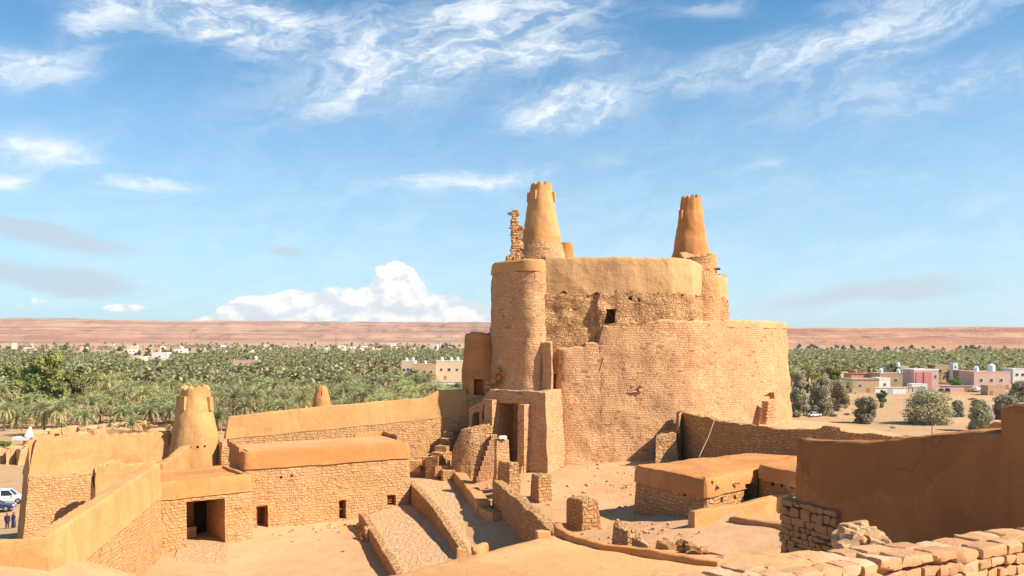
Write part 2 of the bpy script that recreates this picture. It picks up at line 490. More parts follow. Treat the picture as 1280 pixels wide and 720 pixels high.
def m_hill(name):
    m, t, b = mat(name, 1.0, .02)
    p = pos(t); x, y, z = t.sep(p)
    big = t.noise(p, .0012, 6, .6); mid = t.noise(p, .006, 6, .62)
    zz = t.m('ADD', t.m('MULTIPLY', z, .045), t.m('MULTIPLY', mid, 1.6))
    band = t.noise(t.comb(t.m('MULTIPLY', x, .0004), t.m('MULTIPLY', y, .0004), zz), 1.6, 5, .7)
    c = t.mix(t.ss(band, .42, .58), (.33,.13,.075), (.50,.29,.165))
    c = t.mix(t.m('MULTIPLY', t.ss(big, .42, .62), .6), c, (.44,.21,.11))
    c = t.mix(t.m('MULTIPLY', t.ss(mid, .56, .68), .6), c, (.24,.125,.085))
    t.put(b.inputs['Base Color'], c)
    bump(t, b, t.m('ADD', mid, t.m('MULTIPLY', band, .8)), 30.0)
    return m

M = {}
M['plaster'] = m_plaster('mud_plaster', (.51,.26,.10), (.60,.325,.13))
M['plaster_pale'] = m_plaster('pale_mud_plaster', (.50,.29,.135), (.58,.35,.165), depth=.09)
M['plaster_red'] = m_plaster('red_mud_plaster', (.47,.205,.07), (.55,.25,.09))
M['plaster_brown'] = m_plaster('brown_mud_plaster', (.34,.14,.052), (.42,.18,.068), depth=.06)  # browner plaster, also darkened to deepen the shade on the big wall
M['roof'] = m_plaster('mud_roof', (.53,.27,.11), (.60,.325,.145), streak=.12)
M['brick'] = m_masonry('coursed_brickwork', (.50,.272,.13), (.61,.35,.178), (.43,.225,.105), h=.23, l=.55, mort=.06, depth=.045, mud=.55, warp=.08, pink=(.55,.28,.20))
M['rubble'] = m_masonry('rubble_masonry', (.43,.225,.095), (.58,.325,.145), (.32,.16,.065), h=.25, l=.42, mort=.12, depth=.085, mud=.25, warp=.2)
M['rough'] = m_masonry('eroded_rubble', (.46,.255,.12), (.56,.325,.155), (.37,.20,.09), h=.27, l=.42, mort=.13, depth=.13, coursed=True, mud=.6, warp=.42)
M['stone'] = m_masonry('courtyard_stonework', (.51,.268,.12), (.61,.34,.165), (.42,.215,.08), h=.22, l=.38, mort=.11, depth=.055, mud=.45, warp=.18)
M['block'] = m_sand('sandstone_block', (.50,.275,.14), (.60,.355,.195), (.42,.22,.11), depth=.04, sc=1.6, island=True)
M['block_brown'] = m_sand('brown_stone_block', (.40,.205,.09), (.50,.27,.125), (.33,.16,.07), depth=.05, sc=1.6)
M['rock'] = m_sand('pale_rock', (.46,.27,.14), (.54,.34,.19), (.37,.21,.11), depth=.06, sc=2.0)
M['sand'] = m_sand('sandy_ground', (.51,.28,.14), (.58,.335,.178), (.41,.22,.105), depth=.07, outer=((.50,.315,.175),(.43,.265,.14),(.31,.205,.11)))
M['red_sand'] = m_sand('swept_clay_ground', (.58,.32,.155), (.63,.37,.19), (.5,.27,.13), depth=.03, pebble=.1)
M['flag'] = m_flag('flagstones')
M['hill'] = m_hill('desert_escarpment')
M['wood'] = m_plain('weathered_wood', (.16,.075,.035), .8, .35, 6)
M['redwood'] = m_plain('red_wood_shutter', (.30,.09,.035), .7, .3, 6)
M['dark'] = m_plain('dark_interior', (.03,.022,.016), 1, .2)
M['palm'] = m_leaf('palm_fronds', (.29,.31,.13), (.45,.45,.225), .6, .5)
M['dead'] = m_leaf('dead_palm_fronds', (.36,.235,.105), (.50,.34,.165), .6, .8, .1)
M['trunk'] = m_plain('palm_trunk', (.15,.10,.06), .95, .35, 4)
M['tam'] = m_leaf('tamarisk_foliage', (.29,.26,.15), (.42,.375,.24), .35, .7)
M['green'] = m_leaf('dense_green_foliage', (.165,.18,.045), (.29,.285,.09), .3, .6)
M['lime'] = m_leaf('bright_green_foliage', (.12,.19,.03), (.22,.30,.06), .4, .6)
M['dkgreen'] = m_leaf('dark_green_foliage', (.075,.105,.05), (.13,.165,.08), .3, .6)
M['white'] = m_plain('white_paint', (.78,.76,.72), .6, .05)
M['carwhite'] = m_plain('white_car_paint', (.80,.80,.80), .3, .02, spec=.5)
M['carblue'] = m_plain('dark_blue_car_paint', (.02,.035,.08), .25, .05, spec=.5)
M['cargrey'] = m_plain('grey_car_paint', (.16,.17,.18), .3, .05, spec=.5)
M['glass'] = m_plain('dark_car_glass', (.02,.025,.03), .08, .1, spec=.6)
M['tyre'] = m_plain('rubber_tyre', (.02,.02,.02), .8, .1)
M['rim'] = m_plain('alloy_rim', (.5,.5,.5), .35, .05, metal=.8)
M['lamp'] = m_plain('lamp_lens', (.7,.7,.68), .15, .03, spec=.6)
M['redlamp'] = m_plain('red_lamp_lens', (.4,.02,.02), .2, .05, spec=.5)
M['asphalt'] = m_sand('worn_asphalt', (.17,.155,.145), (.22,.20,.18), (.27,.22,.17), depth=.02)
M['h_tan'] = m_plain('tan_render', (.55,.36,.21), .9, .1)
M['h_white'] = m_plain('white_render', (.78,.74,.68), .9, .06)
M['h_pink'] = m_plain('pink_render', (.60,.40,.33), .9, .08)
M['h_rose'] = m_plain('rose_render', (.58,.22,.20), .9, .08)
M['h_cream'] = m_plain('cream_render', (.68,.53,.36), .9, .08)
M['h_brown'] = m_plain('brown_render', (.36,.20,.10), .9, .1)
M['h_red'] = m_plain('red_roof_sheet', (.52,.10,.045), .7, .15)
M['h_grey'] = m_plain('grey_metal_door', (.40,.43,.46), .6, .08)
M['h_mauve'] = m_plain('brown_pink_roof_sheet', (.40,.24,.19), .9, .12)
M['tank'] = m_plain('pale_blue_water_tank', (.62,.74,.80), .5, .06)
M['pane'] = m_plain('dark_window_pane', (.04,.045,.05), .15, .1, spec=.5)
M['skin'] = m_plain('skin', (.30,.17,.11), .6, .05)
M['hair'] = m_plain('black_hair', (.015,.012,.01), .6, .1)
M['cloth_purple'] = m_plain('dark_purple_cloth', (.045,.02,.06), .9, .2)
M['cloth_blue'] = m_plain('dark_blue_cloth', (.03,.04,.10), .9, .2)
M['cloth_dark'] = m_plain('dark_trousers', (.03,.03,.045), .9, .2)
M['rope'] = m_plain('pale_cable', (.48,.36,.26), .7, .1)
M['rust'] = m_plain('rusty_post', (.26,.10,.06), .8, .3)
# ---------------------------------------------------------------- world, sun, camera
SUN_AZ, SUN_EL = 111.0, 43.0          # degrees clockwise from +Y, elevation
sd = Vector((math.sin(R(SUN_AZ))*math.cos(R(SUN_EL)), math.cos(R(SUN_AZ))*math.cos(R(SUN_EL)), math.sin(R(SUN_EL))))
ld = bpy.data.lights.new('sun', 'SUN'); ld.energy = 5.0; ld.angle = R(.53); ld.color = (1.0,.90,.76)
lo = bpy.data.objects.new('sun', ld); COL.objects.link(lo); lo.location = (60,-60,120)
lo.rotation_euler = (-sd).to_track_quat('-Z','Y').to_euler()

w = bpy.data.worlds.new('World'); scene.world = w; w.use_nodes = True
t = NT(w.node_tree); t.n.clear()
sky = t.new('ShaderNodeTexSky', sky_type='NISHITA'); sky.sun_disc = False
sky.sun_elevation = R(SUN_EL); sky.sun_rotation = R(SUN_AZ)
sky.altitude = 600; sky.air_density = 1.0; sky.dust_density = .7; sky.ozone_density = 2.0
tc = t.new('ShaderNodeTexCoord').outputs['Generated']
dx, dy, dz = t.sep(tc)
az = t.m('ARCTAN2', dx, dy); el = t.m('ARCSINE', dz)
wv = t.comb(t.m('MULTIPLY', az, 3.0), t.m('MULTIPLY', el, 7.0), 2.0)
warp = t.noise(wv, 1.3, 5, .6, col=True); wsx, wsy, _ = t.sep(warp)
# streaky cirrus texture: long filaments leaning up to the right
ca, sa = math.cos(R(14)), math.sin(R(14))
uu = t.m('ADD', t.m('MULTIPLY', az, ca), t.m('MULTIPLY', el, sa)); vv = t.m('SUBTRACT', t.m('MULTIPLY', el, ca), t.m('MULTIPLY', az, sa))
uu2 = t.m('ADD', uu, t.m('MULTIPLY', wsx, .24)); vv2 = t.m('ADD', vv, t.m('MULTIPLY', wsy, .15))
fil = t.noise(t.comb(t.m('MULTIPLY', uu2, 13.0), t.m('MULTIPLY', vv2, 34.0), 0.0), 1.0, 10, .66)
fil2 = t.noise(t.comb(t.m('MULTIPLY', uu2, 30.0), t.m('MULTIPLY', vv2, 70.0), 4.0), 1.0, 7, .65)
cir = t.m('ADD', t.m('MULTIPLY', fil, .72), t.m('MULTIPLY', fil2, .28))
def ang(px, py):
    a = math.atan((px-640)/F); return a, math.atan((HY-py)/F*math.cos(a))
azw = t.m('ADD', az, t.m('MULTIPLY', t.m('SUBTRACT', wsx, .5), .09)); elw = t.m('ADD', el, t.m('MULTIPLY', t.m('SUBTRACT', wsy, .5), .055))
def blob(px, py, rx, ry, deg, k, A=None, E=None):
    a0, e0 = ang(px, py); c, s_ = math.cos(R(deg)), math.sin(R(deg))
    A = A or azw; E = E or elw
    u = t.m('SUBTRACT', A, a0); v = t.m('SUBTRACT', E, e0)
    a = t.m('DIVIDE', t.m('ADD', t.m('MULTIPLY', u, c), t.m('MULTIPLY', v, s_)), rx/F)
    b = t.m('DIVIDE', t.m('SUBTRACT', t.m('MULTIPLY', v, c), t.m('MULTIPLY', u, s_)), ry/F)
    d = t.m('ADD', t.m('MULTIPLY', a, a), t.m('MULTIPLY', b, b))
    return t.m('MULTIPLY', t.m('EXPONENT', t.m('MULTIPLY', d, -1.0)), k)
def add(lst):
    s_ = lst[0]
    for q in lst[1:]: s_ = t.m('ADD', s_, q)
    return s_
cm = add([blob(240,8,170,42,-4,1.15), blob(300,30,60,28,-10,.7), blob(108,25,28,60,-8,.55), blob(600,35,200,55,16,1.15), blob(500,95,90,22,24,.8), blob(690,75,90,16,5,.8),
          blob(1000,62,270,30,9,.8), blob(1130,55,110,20,14,.45), blob(1170,110,190,30,3,.65), blob(708,142,60,20,6,1.9),
          blob(60,182,75,15,-3,1.05), blob(25,88,70,22,5,1.0), blob(8,222,42,17,8,1.15), blob(186,222,48,7,0,1.1), blob(580,228,100,13,5,1.0), blob(760,195,120,10,10,.35), blob(930,206,60,6,8,.5),
          blob(880,5,60,14,0,.5), blob(1100,0,90,12,0,.5), blob(100,272,70,6,2,.35), blob(60,75,20,10,12,.4), blob(420,130,160,30,8,.25)])
cirrus = t.m('MULTIPLY', t.m('MINIMUM', t.m('MULTIPLY', t.ss(cm, .05, 1.2), t.m('ADD', .22, t.m('MULTIPLY', t.ss(cir, .40, .66), .95))), 1.0), .92)
veil = t.m('MULTIPLY', t.ss(el, .36, .05), t.m('MULTIPLY', t.ss(fil, .35, .75), .30))
# grey low bands and cumulus bank by the horizon
gm = add([blob(60,300,110,14,-8,1.0), blob(50,345,120,16,-5,1.1), blob(352,316,34,9,-4,.9), blob(205,297,16,7,0,.5), blob(1000,308,16,9,0,.55), blob(1080,365,150,14,3,.85), blob(1190,372,90,8,0,.5), blob(20,285,60,8,-6,.6)])
puf = t.noise(t.comb(t.m('MULTIPLY', az, 30.0), t.m('MULTIPLY', el, 42.0), 7.0), 1.0, 8, .58)
gm = t.m('MULTIPLY', t.ss(t.m('ADD', gm, t.m('SUBTRACT', cir, .55)), .22, .9), .78)
ku = add([blob(440,388,125,26,2,1.25,az,el), blob(497,362,32,26,0,1.25,az,el), blob(500,338,16,12,0,.8,az,el), blob(370,384,50,16,0,.8,az,el), blob(305,386,30,11,8,1.15,az,el), blob(366,368,12,6,0,.6,az,el), blob(590,392,26,17,-10,1.15,az,el), blob(545,392,40,16,0,.9,az,el), blob(158,384,26,5,0,.85,az,el), blob(60,380,60,14,0,.65,az,el), blob(420,402,220,10,0,.7,az,el)])
kd = t.m('ADD', ku, t.m('MULTIPLY', t.m('SUBTRACT', puf, .5), 1.7))
cum = t.ss(kd, .50, .74)
# relief of the cumulus: denser towards the sunlit right and top
puf2 = t.noise(t.comb(t.m('MULTIPLY', t.m('ADD', az, .007), 30.0), t.m('MULTIPLY', t.m('ADD', el, .008), 42.0), 7.0), 1.0, 8, .58)
rel = t.m('SUBTRACT', puf, puf2)
shade = t.m('ADD', t.ss(t.m('ADD', t.m('MULTIPLY', rel, 4.0), t.m('MULTIPLY', el, 5.0)), -.25, .60), 0.0)
K = 1.0
cumc = t.mix(shade, (.46,.49,.53), (.70,.66,.61))
# sky
skyc = t.mix(1.0, sky.outputs[0], (.50,1.0,1.17), 'MULTIPLY')
SKYS = .078
bg = t.vm('SCALE', skyc); bg.node.inputs[3].default_value = SKYS
hz = t.m('MULTIPLY', t.ss(el, .40, -.02), .56)
c = t.mix(hz, bg, (.44,.51,.585))
c = t.mix(veil, c, (.50,.57,.63))
c = t.mix(t.m('MULTIPLY', gm, .9), c, (.34,.375,.42))
c = t.mix(cirrus, c, (.56,.59,.615))
c = t.mix(t.m('MULTIPLY', cum, .92), c, cumc)
below = t.ss(el, .0, -.02); c = t.mix(below, c, (.45,.33,.22))
bgn = t.new('ShaderNodeBackground'); t.put(bgn.inputs[0], c); bgn.inputs[1].default_value = 1.0
o = t.new('ShaderNodeOutputWorld'); t.l.new(bgn.outputs[0], o.inputs[0])

scene.view_settings.view_transform = 'Standard'; scene.view_settings.look = 'None'
scene.view_settings.exposure = 0.84; scene.view_settings.gamma = 1.0
cd = bpy.data.cameras.new('camera'); cam = bpy.data.objects.new('camera', cd); COL.objects.link(cam)
cam.location = (0,0,ZC); cam.rotation_euler = (R(90),0,0)
cd.sensor_width = 36; cd.lens = F/1280*36; cd.shift_y = (HY-360)/1280; cd.clip_start = .1; cd.clip_end = 60000
scene.camera = cam
scene.cycles.max_bounces = 6; scene.cycles.diffuse_bounces = 2; scene.cycles.transparent_max_bounces = 4
scene.cycles.use_denoising = True
# ---------------------------------------------------------------- ground
GP = [(-16,66,9),(-10,62,9),(-12,70,9),(-19,60,9),(-8,56,9),(-6,60,9.1),(-14,55,9),(-20,56,9.3),(-10,50,9.3),(-22,66,9),(-28,72,9),(-24,62,9),
 (-15,82,9.5),(-22,82,9.5),(-8,86,10.4),(-6,78,10),(-6,92,11),
 (0,80,11.4),(3,78,11.5),(5,70,11.5),(6,60,11.4),(8,80,11.7),(12,80,12),(3,62,11.5),(14,84,12.2),(-1,86,11.4),(8,66,11.4),(7,74,11.5),(0,72,11.3),
 (11,60,12.2),(18,65,12.5),(10,52,12.6),(14,50,13),(16,45,13.2),(8,45,13.2),(6,50,12.3),(5.6,44,13.5),(7,37,14.6),(20,72,12.4),
 (32,100,14.5),(28,91,14.3),(24,80,12.6),(38,95,14.2),(33,86,13.6),(40,80,13.5),(24,70,12.8),(36,104,14.3),(30,108,14),
 (0,44,11.5),(-4,48,10),(0,32,13),(4,30,15),(12,32,14.7),(10,26,16.2),(12,22,17.2),(8,15,18.4),(0,10,19.0),(-5,20,17),(0,0,19.5),(0,-20,19),(20,10,18),(-15,10,17),(20,-10,17),(-20,-10,16),
 (-21.6,43.8,13.1),(-23.3,40,14.0),(-19.2,42,12.9),(-19,45,11.8),(-16,45,10.6),(-15,38,12.5),(-12,44,10),(-26,36,14.6),(-10,34,12.5),(-22,36,14.4),
 (-49,88,5),(-55.5,97.5,3),(-60,90,2.9),(-60,104,2.4),(-40,105,4),(-30,102,7),(-40,95,6),(-66,117,2.1),(-64,110,2.4),(-75,125,1),
 (-35,60,6.5),(-30,45,9),(-45,60,4),(-60,60,2),(-70,95,1),(-30,25,12),(-50,30,5),
 (-20,112,5),(0,120,6),(-20,140,1),(0,160,1),(30,140,6),(40,130,8),(60,120,6),(60,80,9),(80,100,3),(60,160,1),(90,60,3),(60,40,10),(40,40,13),(40,10,14),(60,0,8),(100,140,0)]
for i in range(20):
    a = 2*math.pi*i/20; GP.append((150*math.cos(a), 55+165*math.sin(a), 0.3))
gp = np.array(GP, float)
def tps_k(d2):
    return np.where(d2 > 1e-9, .5*d2*np.log(np.maximum(d2, 1e-9)), 0.0)
n_ = len(gp); A_ = np.zeros((n_+3, n_+3)); d2_ = ((gp[:,None,:2]-gp[None,:,:2])**2).sum(-1)
A_[:n_,:n_] = tps_k(d2_)+np.eye(n_)*2.0; A_[:n_,n_] = 1; A_[:n_,n_+1:] = gp[:,:2]; A_[n_,:n_] = 1; A_[n_+1:,:n_] = gp[:,:2].T
sol_ = np.linalg.solve(A_, np.concatenate([gp[:,2],[0,0,0]]))
def gheight(x, y):
    x = np.atleast_1d(np.asarray(x, float)); y = np.atleast_1d(np.asarray(y, float))
    d2 = (x[:,None]-gp[None,:,0])**2+(y[:,None]-gp[None,:,1])**2
    z = tps_k(d2)@sol_[:n_]+sol_[n_]+sol_[n_+1]*x+sol_[n_+2]*y
    rr = np.sqrt((x/150)**2+((y-55)/165)**2)
    f = np.clip((1.0-rr)/.15, 0, 1); f = f*f*(3-2*f)
    return np.maximum(z, 0)*f
def gz(x, y): return float(gheight(x, y)[0])

def axis(a, b, fine, far, g=1.22):
    xs = list(np.arange(a, b+1e-6, fine)); d = fine; x = b
    while x < far: d *= g; x += d; xs.append(x)
    d = fine; x = a; left = []
    while x > -far: d *= g; x -= d; left.append(x)
    return np.array(left[::-1]+xs)
gx = axis(-72, 62, 1.0, 13000); gy = axis(-10, 135, 1.0, 13000)
XX, YY = np.meshgrid(gx, gy); xf, yf = XX.ravel(), YY.ravel(); zf = np.zeros_like(xf)
near = (np.abs(xf) < 155) & (yf > -115) & (yf < 225)
zf[near] = gheight(xf[near], yf[near])
zn = np.array([.10*fbm(a*.25, b*.25, 0, 4)+.04*fbm(a*1.1, b*1.1, 3, 3) if abs(a) < 300 and abs(b) < 500 else 0 for a, b in zip(xf, yf)])
zf = zf+zn
me = bpy.data.meshes.new('ground'); W_ = len(gx)
fs = [(j*W_+i, j*W_+i+1, (j+1)*W_+i+1, (j+1)*W_+i) for j in range(len(gy)-1) for i in range(W_-1)]
me.from_pydata(list(zip(xf.tolist(), yf.tolist(), zf.tolist())), [], fs)
me.polygons.foreach_set('use_smooth', [True]*len(me.polygons)); me.materials.append(M['sand'])
ground = bpy.data.objects.new('ground', me); COL.objects.link(ground); tag(ground, kind='structure')

# far escarpment: one terrain from the foot of the slope to beyond the skyline
def hill_height(a, r):
    k = min(1, max(0, (a+.10)/.42)); k = k*k*(3-2*k)
    base = 5600*(1-k)+2050*k; top_r = 7700*(1-k)+3900*k
    H = (172*(1-k)+71*k)+ (9*(1-k)+3*k)*fbm(a*9+2, 0, 5, 5)
    H *= 1+.05*max(0, min(1, (-a-.2)/.3))
    t_ = (r-base)/(top_r-base)
    if t_ <= 0: return -2
    x, y = r*math.sin(a), r*math.cos(a)
    g = fbm(x*.0016, y*.0009, 2, 5)+.55*(.35-abs(fbm(x*.0042, y*.0012, 8, 4)))
    t2 = min(1.15, t_+.16*g*(1-abs(t_-.5)*1.2 if t_ < 1 else .3))
    lv = [(0,0),(.18,.06),(.40,.16),(.47,.34),(.62,.42),(.68,.60),(.84,.66),(.90,.90),(1.0,1.0),(1.2,1.0)]
    s_ = 0
    for (p0, v0), (p1, v1) in zip(lv, lv[1:]):
        if p0 <= t2 <= p1: s_ = v0+(v1-v0)*(t2-p0)/(p1-p0); break
    else: s_ = 1.0 if t2 > 1 else 0
    return H*s_+ ((5.5-2.5*k)*fbm(x*.006, y*.004, 1, 5))*min(1, t_*3)
NA, NR = 640, 92; hv = []; hf = []
for i in range(NA+1):
    a = R(-62)+R(124)*i/NA
    k = min(1, max(0, (a+.10)/.42)); k = k*k*(3-2*k); b0 = 5500*(1-k)+2000*k; b1 = 8600*(1-k)+4600*k
    for j in range(NR+1):
        r = b0+(b1-b0)*j/NR
        if j == NR: r = b1+5000
        hv.append((r*math.sin(a), r*math.cos(a), hill_height(a, r)))
for i in range(NA):
    for j in range(NR):
        q = i*(NR+1)+j; hf.append((q, q+1, q+NR+2, q+NR+1))
mb = MB(); mb.add(hv, hf); hills = mb.build('hills', M['hill'], smooth=50, weld=False); tag(hills, kind='structure')

# ---------------------------------------------------------------- the keep
def PX(lst): return [(X(p, D), D)+tuple(r) for (p, D, *r) in lst]
keep = thing('adobe_keep', 'huge rounded mudbrick keep with tall plastered upper wall, centre of the fort', 'fortress', (12, 100, 11.5))
low = PX([(697,85.6,10,23.3),(722,85.7,10,23.4),(742,85.85,10,23.7),(766,86.0,10,25.3),(790,86.2,10,25.7),(830,86.6,10,25.9),(856,87.0,10,25.9),(880,88.0,10,25.9),(915,90.4,10,25.9),(950,93.8,10,25.8),(974,98.4,10,25.8),(988,103,10,25.7)])
low += [(X(985,112),112,10,25.7),(X(900,124),124,10,25.8),(X(760,128),128,10,25.8),(X(660,122),122,10,25),(X(632,108),108,10,24),(X(655,95),95,10,23.3)]
low = ccw(round_poly(low, 1.2, 3))
def lowtop(u, xy): return 0.0
mb = MB(); rows = [(0,0,-.95),(.10,0,-.75),(.22,0,-.35),(.45,0,.0),(.75,0,.25),(1,-.15,.45),(1,0,.62),(1,-.05,1.5),(1,-.1,3.2)]
holes = [hole_px(low, 956, 968, 492, 500, .5)]
shell(mb, low, rows, step=.42, cap=True, topnoise=.35, tfreq=.5, holes=holes)
mb.build('lower_wall', M['brick'], keep, wob=.19, wsc=.55)
# plaster coping on the right-hand run of the lower wall
cop = [((p[0]), (p[1])) for p in low]
mb = MB()
cr_ = [p for p in low if p[0] > X(893,89) and p[1] < 118]
cx_ = sum(p[0] for p in cr_)/len(cr_)-4; cr_ = ccw([(p[0],p[1]) for p in cr_]+[(18,112),(16,96)])
shell(mb, cr_, [(0,0,.40),(1,-.12,.44),(1,0,.60),(1,-.03,1.2)], z0=25.25, z1=26.0, step=.5, topnoise=.05); mb.build('coping', M['plaster_pale'], keep, wob=.07)

up = PX([(680,86.9),(700,86.8),(725,86.9),(747,87.0),(749.5,86.5),(775,86.65),(805,86.95),(840,87.4),(866,88.6),(888,91.2),(903,95.0),(911,99.5)])
up += [(X(908,110),110),(X(800,121),121),(X(690,118),118),(X(632,106),106),(X(635,94),94)]
up = ccw(up)
mb = MB(); holes = [hole_px(up, 757.5, 770, 385.5, 403.5, 2.2), hole_px(up, 785, 790, 371, 376, .8), hole_px(up, 797,801,373,377,.5), hole_px(up, 851,855,366,370,.5)]
shell(mb, up, [(0,0,-.10),(.5,0,.0),(1,0,.12),(1,0,.6)], z0=20.5, z1=28.55, step=.5, holes=holes)
mb.build('upper_stone_wall', M['rough'], keep, wob=.30, wsc=.75, smooth=50)
# window jambs of the broken opening (reveal stones)
def upz(px): return 32.15
pl = [(x, y-(.2 if abs(x-X(747,87.0)) < .05 else 0), 28.3, 32.1) for (x, y) in up if abs(x-X(749.5,86.5)) > .05]
pl = [p if not (p[0] > X(872, 89)-.1 and p[1] > 88.9 and p[1] < 112) else (p[0], p[1], 28.3, {0:31.9}.get(0)) for p in pl]
pl2 = []
for p in pl:
    z1 = 32.15
    if p[0] > 17.0 and 89.5 < p[1] < 108: z1 = 31.4 if p[1] < 94 else 30.9
    pl2.append((p[0], p[1], 28.3, z1))
mb = MB(); hs = []
for px in (690,712,728,745,768,789,806,822,832,852):
    hs.append(hole_px(pl2, px, px+2.6, 366.5 if px > 740 else 368, 370 if px > 740 else 371.5, .4))
shell(mb, pl2, [(0,0,.17),(.5,0,.16),(1,-.3,.18),(1,-.07,.23),(1,0,.28),(1,-.02,.7),(1,-1.2,.8)], step=.4, topnoise=.07, holes=hs, botnoise=.75)
mb.build('plaster_parapet', M['plaster_pale'], keep, wob=.13, wsc=.5)

# round corner buttress
c0 = (X(649.5, 90.2), 90.2)
mb = MB(); bp = ccw(round_poly(PX([(613,92.3),(615,90.2),(624,88.4),(640,87.0),(655,86.1),(668,86.0),(682,86.6),(688,88.8)])+[(4.0,94),(-1,95)], 1.0, 4))
shell(mb, bp, [(0,0,-.35),(.3,0,-.15),(1,0,.1),(1,0,.6)], z0=12, z1=30.75, step=.45)
bt = mb.build('corner_buttress', M['brick'], keep, wob=.22, wsc=.5)
mb = MB(); shell(mb, bp, [(0,0,.0),(.6,0,.06),(1,-.15,.12),(1,0,.3),(1,0,1)], z0=30.7, z1=31.85, step=.45, topnoise=.06)
mb.build('plaster_collar', M['plaster'], bt, wob=.06)

# flanking tower at the left of the keep
c1 = (X(603, 92.5), 92.5)
mb = MB(); tp = ccw(circ(c1[0], c1[1], 2.35, 32))
shell(mb, tp, [(0,0,-1.1),(.35,0,-.45),(.62,0,.05),(.63,0,.12),(1,-.2,.55),(1,0,.75),(1,0,1.05),(1,-1.4,1.1)], z0=9, z1=24.6, step=.5, topnoise=.25, holes=[hole_px(tp, 592, 604, 474, 497, 1.4)])
mb.build('flanking_tower', M['plaster_red'], keep, wob=.16)
mb = MB(); shell(mb, tp, [(0,0,-1.3),(.5,0,-.7),(1,0,-.25),(1,0,.3)], z0=8, z1=18.2, step=.5, topnoise=.5)
mb.build('tower_stone_base', M['rubble'], keep, wob=.18)

# portal block
Cn = (X(682,81.8), 81.8); Rn = (X(702,85.4), 85.4)
pp = [(X(587,87.6),87.6,10.5,17.1),(X(600,86.5),86.5,10.5,17.9),(X(612,85.5),85.5,10.5,19.1),(Cn[0],Cn[1],10.5,19.15),(Rn[0],Rn[1],10.5,19.15),(4.9,93,10.5,19.1),(-1.4,94,10.5,17.6),(-4.2,91.5,10.5,16.6)]
pp = ccw(pp)
mb = MB(); hs = [hole_px(pp, 624, 655, 504, 592, 4.6), hole_px(pp, 604, 611.5, 508, 529, 1.4), hole_px(pp, 590.5, 600, 516, 533, 1.2)]
shell(mb, pp, [(0,0,-.5),(.35,0,-.28),(.85,0,-.03),(1,-.06,.0),(1,0,.10),(1,-.05,.8)], step=.4, topnoise=.14, holes=hs)
portal = mb.build('portal_block', M['brick'], keep, wob=.09)
pd = Vector((Cn[0]-X(612,85.5), Cn[1]-85.5)).normalized(); pn = Vector((pd.y, -pd.x))
if pn.y > 0: pn = -pn
prz = math.atan2(pd.y, pd.x)
def on_portal(px, out):
    u, D = locate(pp, px); return Vector((X(px, D), D))+pn*out, D
mb = MB(); q, D = on_portal(618.5, .45); mb.box((q.x, q.y, (Zy(499,D)+10.5)/2), (1.0,1.3,Zy(499,D)-10.5), prz, .94); mb.build('door_post', M['brick'], portal, wob=.06)
mb = MB(); q, D = on_portal(659.5, .5); mb.box((q.x, q.y, (Zy(505,D)+10.5)/2), (.75,1.3,Zy(505,D)-10.5), prz, .95)
for k in range(5): mb.box((q.x+pn.x*(.45-.0*k)+pd.x*-.1, q.y+pn.y*(.45), 11+.28*k+.14), (.8-.05*k, 1.5-.26*k, .27), prz)
mb.build('door_post', M['brick'], portal, wob=.06)
mb = MB()
q, D = on_portal(646, -1.2)
for k in range(4): mb.box((q.x-pn.x*.32*k+pd.x*.4, q.y-pn.y*.32*k+pd.y*.4, 11.3+.26*k), (1.2, 1.0, .30), prz)
mb.build('steps', M['brick'], portal, wob=.04)
# upper door jamb
ua = [(X(660,87.4),87.4),(X(688,85.4),85.4),(X(692,87.5),87.5),(X(668,90),90)]
ua = ccw(ua)
mb = MB(); shell(mb, ua, [(0,0,-.15),(1,-.06,.0),(1,0,.15)], z0=18.6, z1=23.75, step=.4, topnoise=.1, holes=[hole_px(ua, 670.5, 678.5, 443, 491, 1.1)])
mb.build('upper_doorway', M['brick'], keep, wob=.1)
# fallen mud lumps on the portal roof
mb = MB(); rg = random.Random(4)
for px, py, s_ in ((625,466,1.3),(632,476,1.0),(640,462,1.5),(648,470,1.6),(655,463,1.3),(637,488,.9),(646,484,1.2),(655,482,1.3),(620,474,1.0),(616,480,.9),(629,470,.8),(651,455,.9),(660,474,1.2)):
    
    for k in range(3): q = P(px+rg.uniform(-5,5), py+rg.uniform(-3,5), 88.0+rg.uniform(-.3,.8)); mb.stone(q, (s_*.62, s_*.55, s_*.5), rg.uniform(0,3), .16, rg)
mb.build('collapsed_mud', M['plaster_red'], keep, wob=.10, wsc=1.8, smooth=60)
mb = MB(); shell(mb, ccw([(X(614,89.6),89.6,17,20.6),(X(660,87.6),87.6,17,22),(X(664,91),91,17,22),(X(618,93),93,17,20.6)]), [(0,0,-.3),(.6,0,.1),(1,-.2,.6),(1,0,1.2)], step=.5, topnoise=.7, tfreq=1.2)
mb.build('mud_bank', M['plaster_red'], keep, wob=.45, wsc=.8)

# brick patches and stair on the right foot of the keep
mb = MB()
for k in range(7):
    z = Zy(527,93)+.34*k; mb.box((X(956+k*.9,92.9)-.0, 92.0+.17*k, z), (1.25,.9,.30), .55)
mb.build('stair', M['brick'], keep, wob=.06)
mb = MB(); rg = random.Random(5)
for k in range(26):
    q = P(784+rg.uniform(-20,20), 486+rg.uniform(-4.5,4.5), 86.52); mb.stone(q, (rg.uniform(.3,.7),.55,rg.uniform(.2,.4)), rg.uniform(-.3,.3), .15, rg)
mb.build('bulging_stones', M['brick'], keep, wob=.06, wsc=1.2)
# low plinth round the foot
mb = MB(); strip(mb, [(X(p,D),D,10.8,11.85) for p, D in ((700,83.9),(722,83.7),(770,83.4),(815,83.6))], 1.0, .9, topnoise=.1, r=.12)
mb.build('plinth', M['sand'], keep, wob=.12)
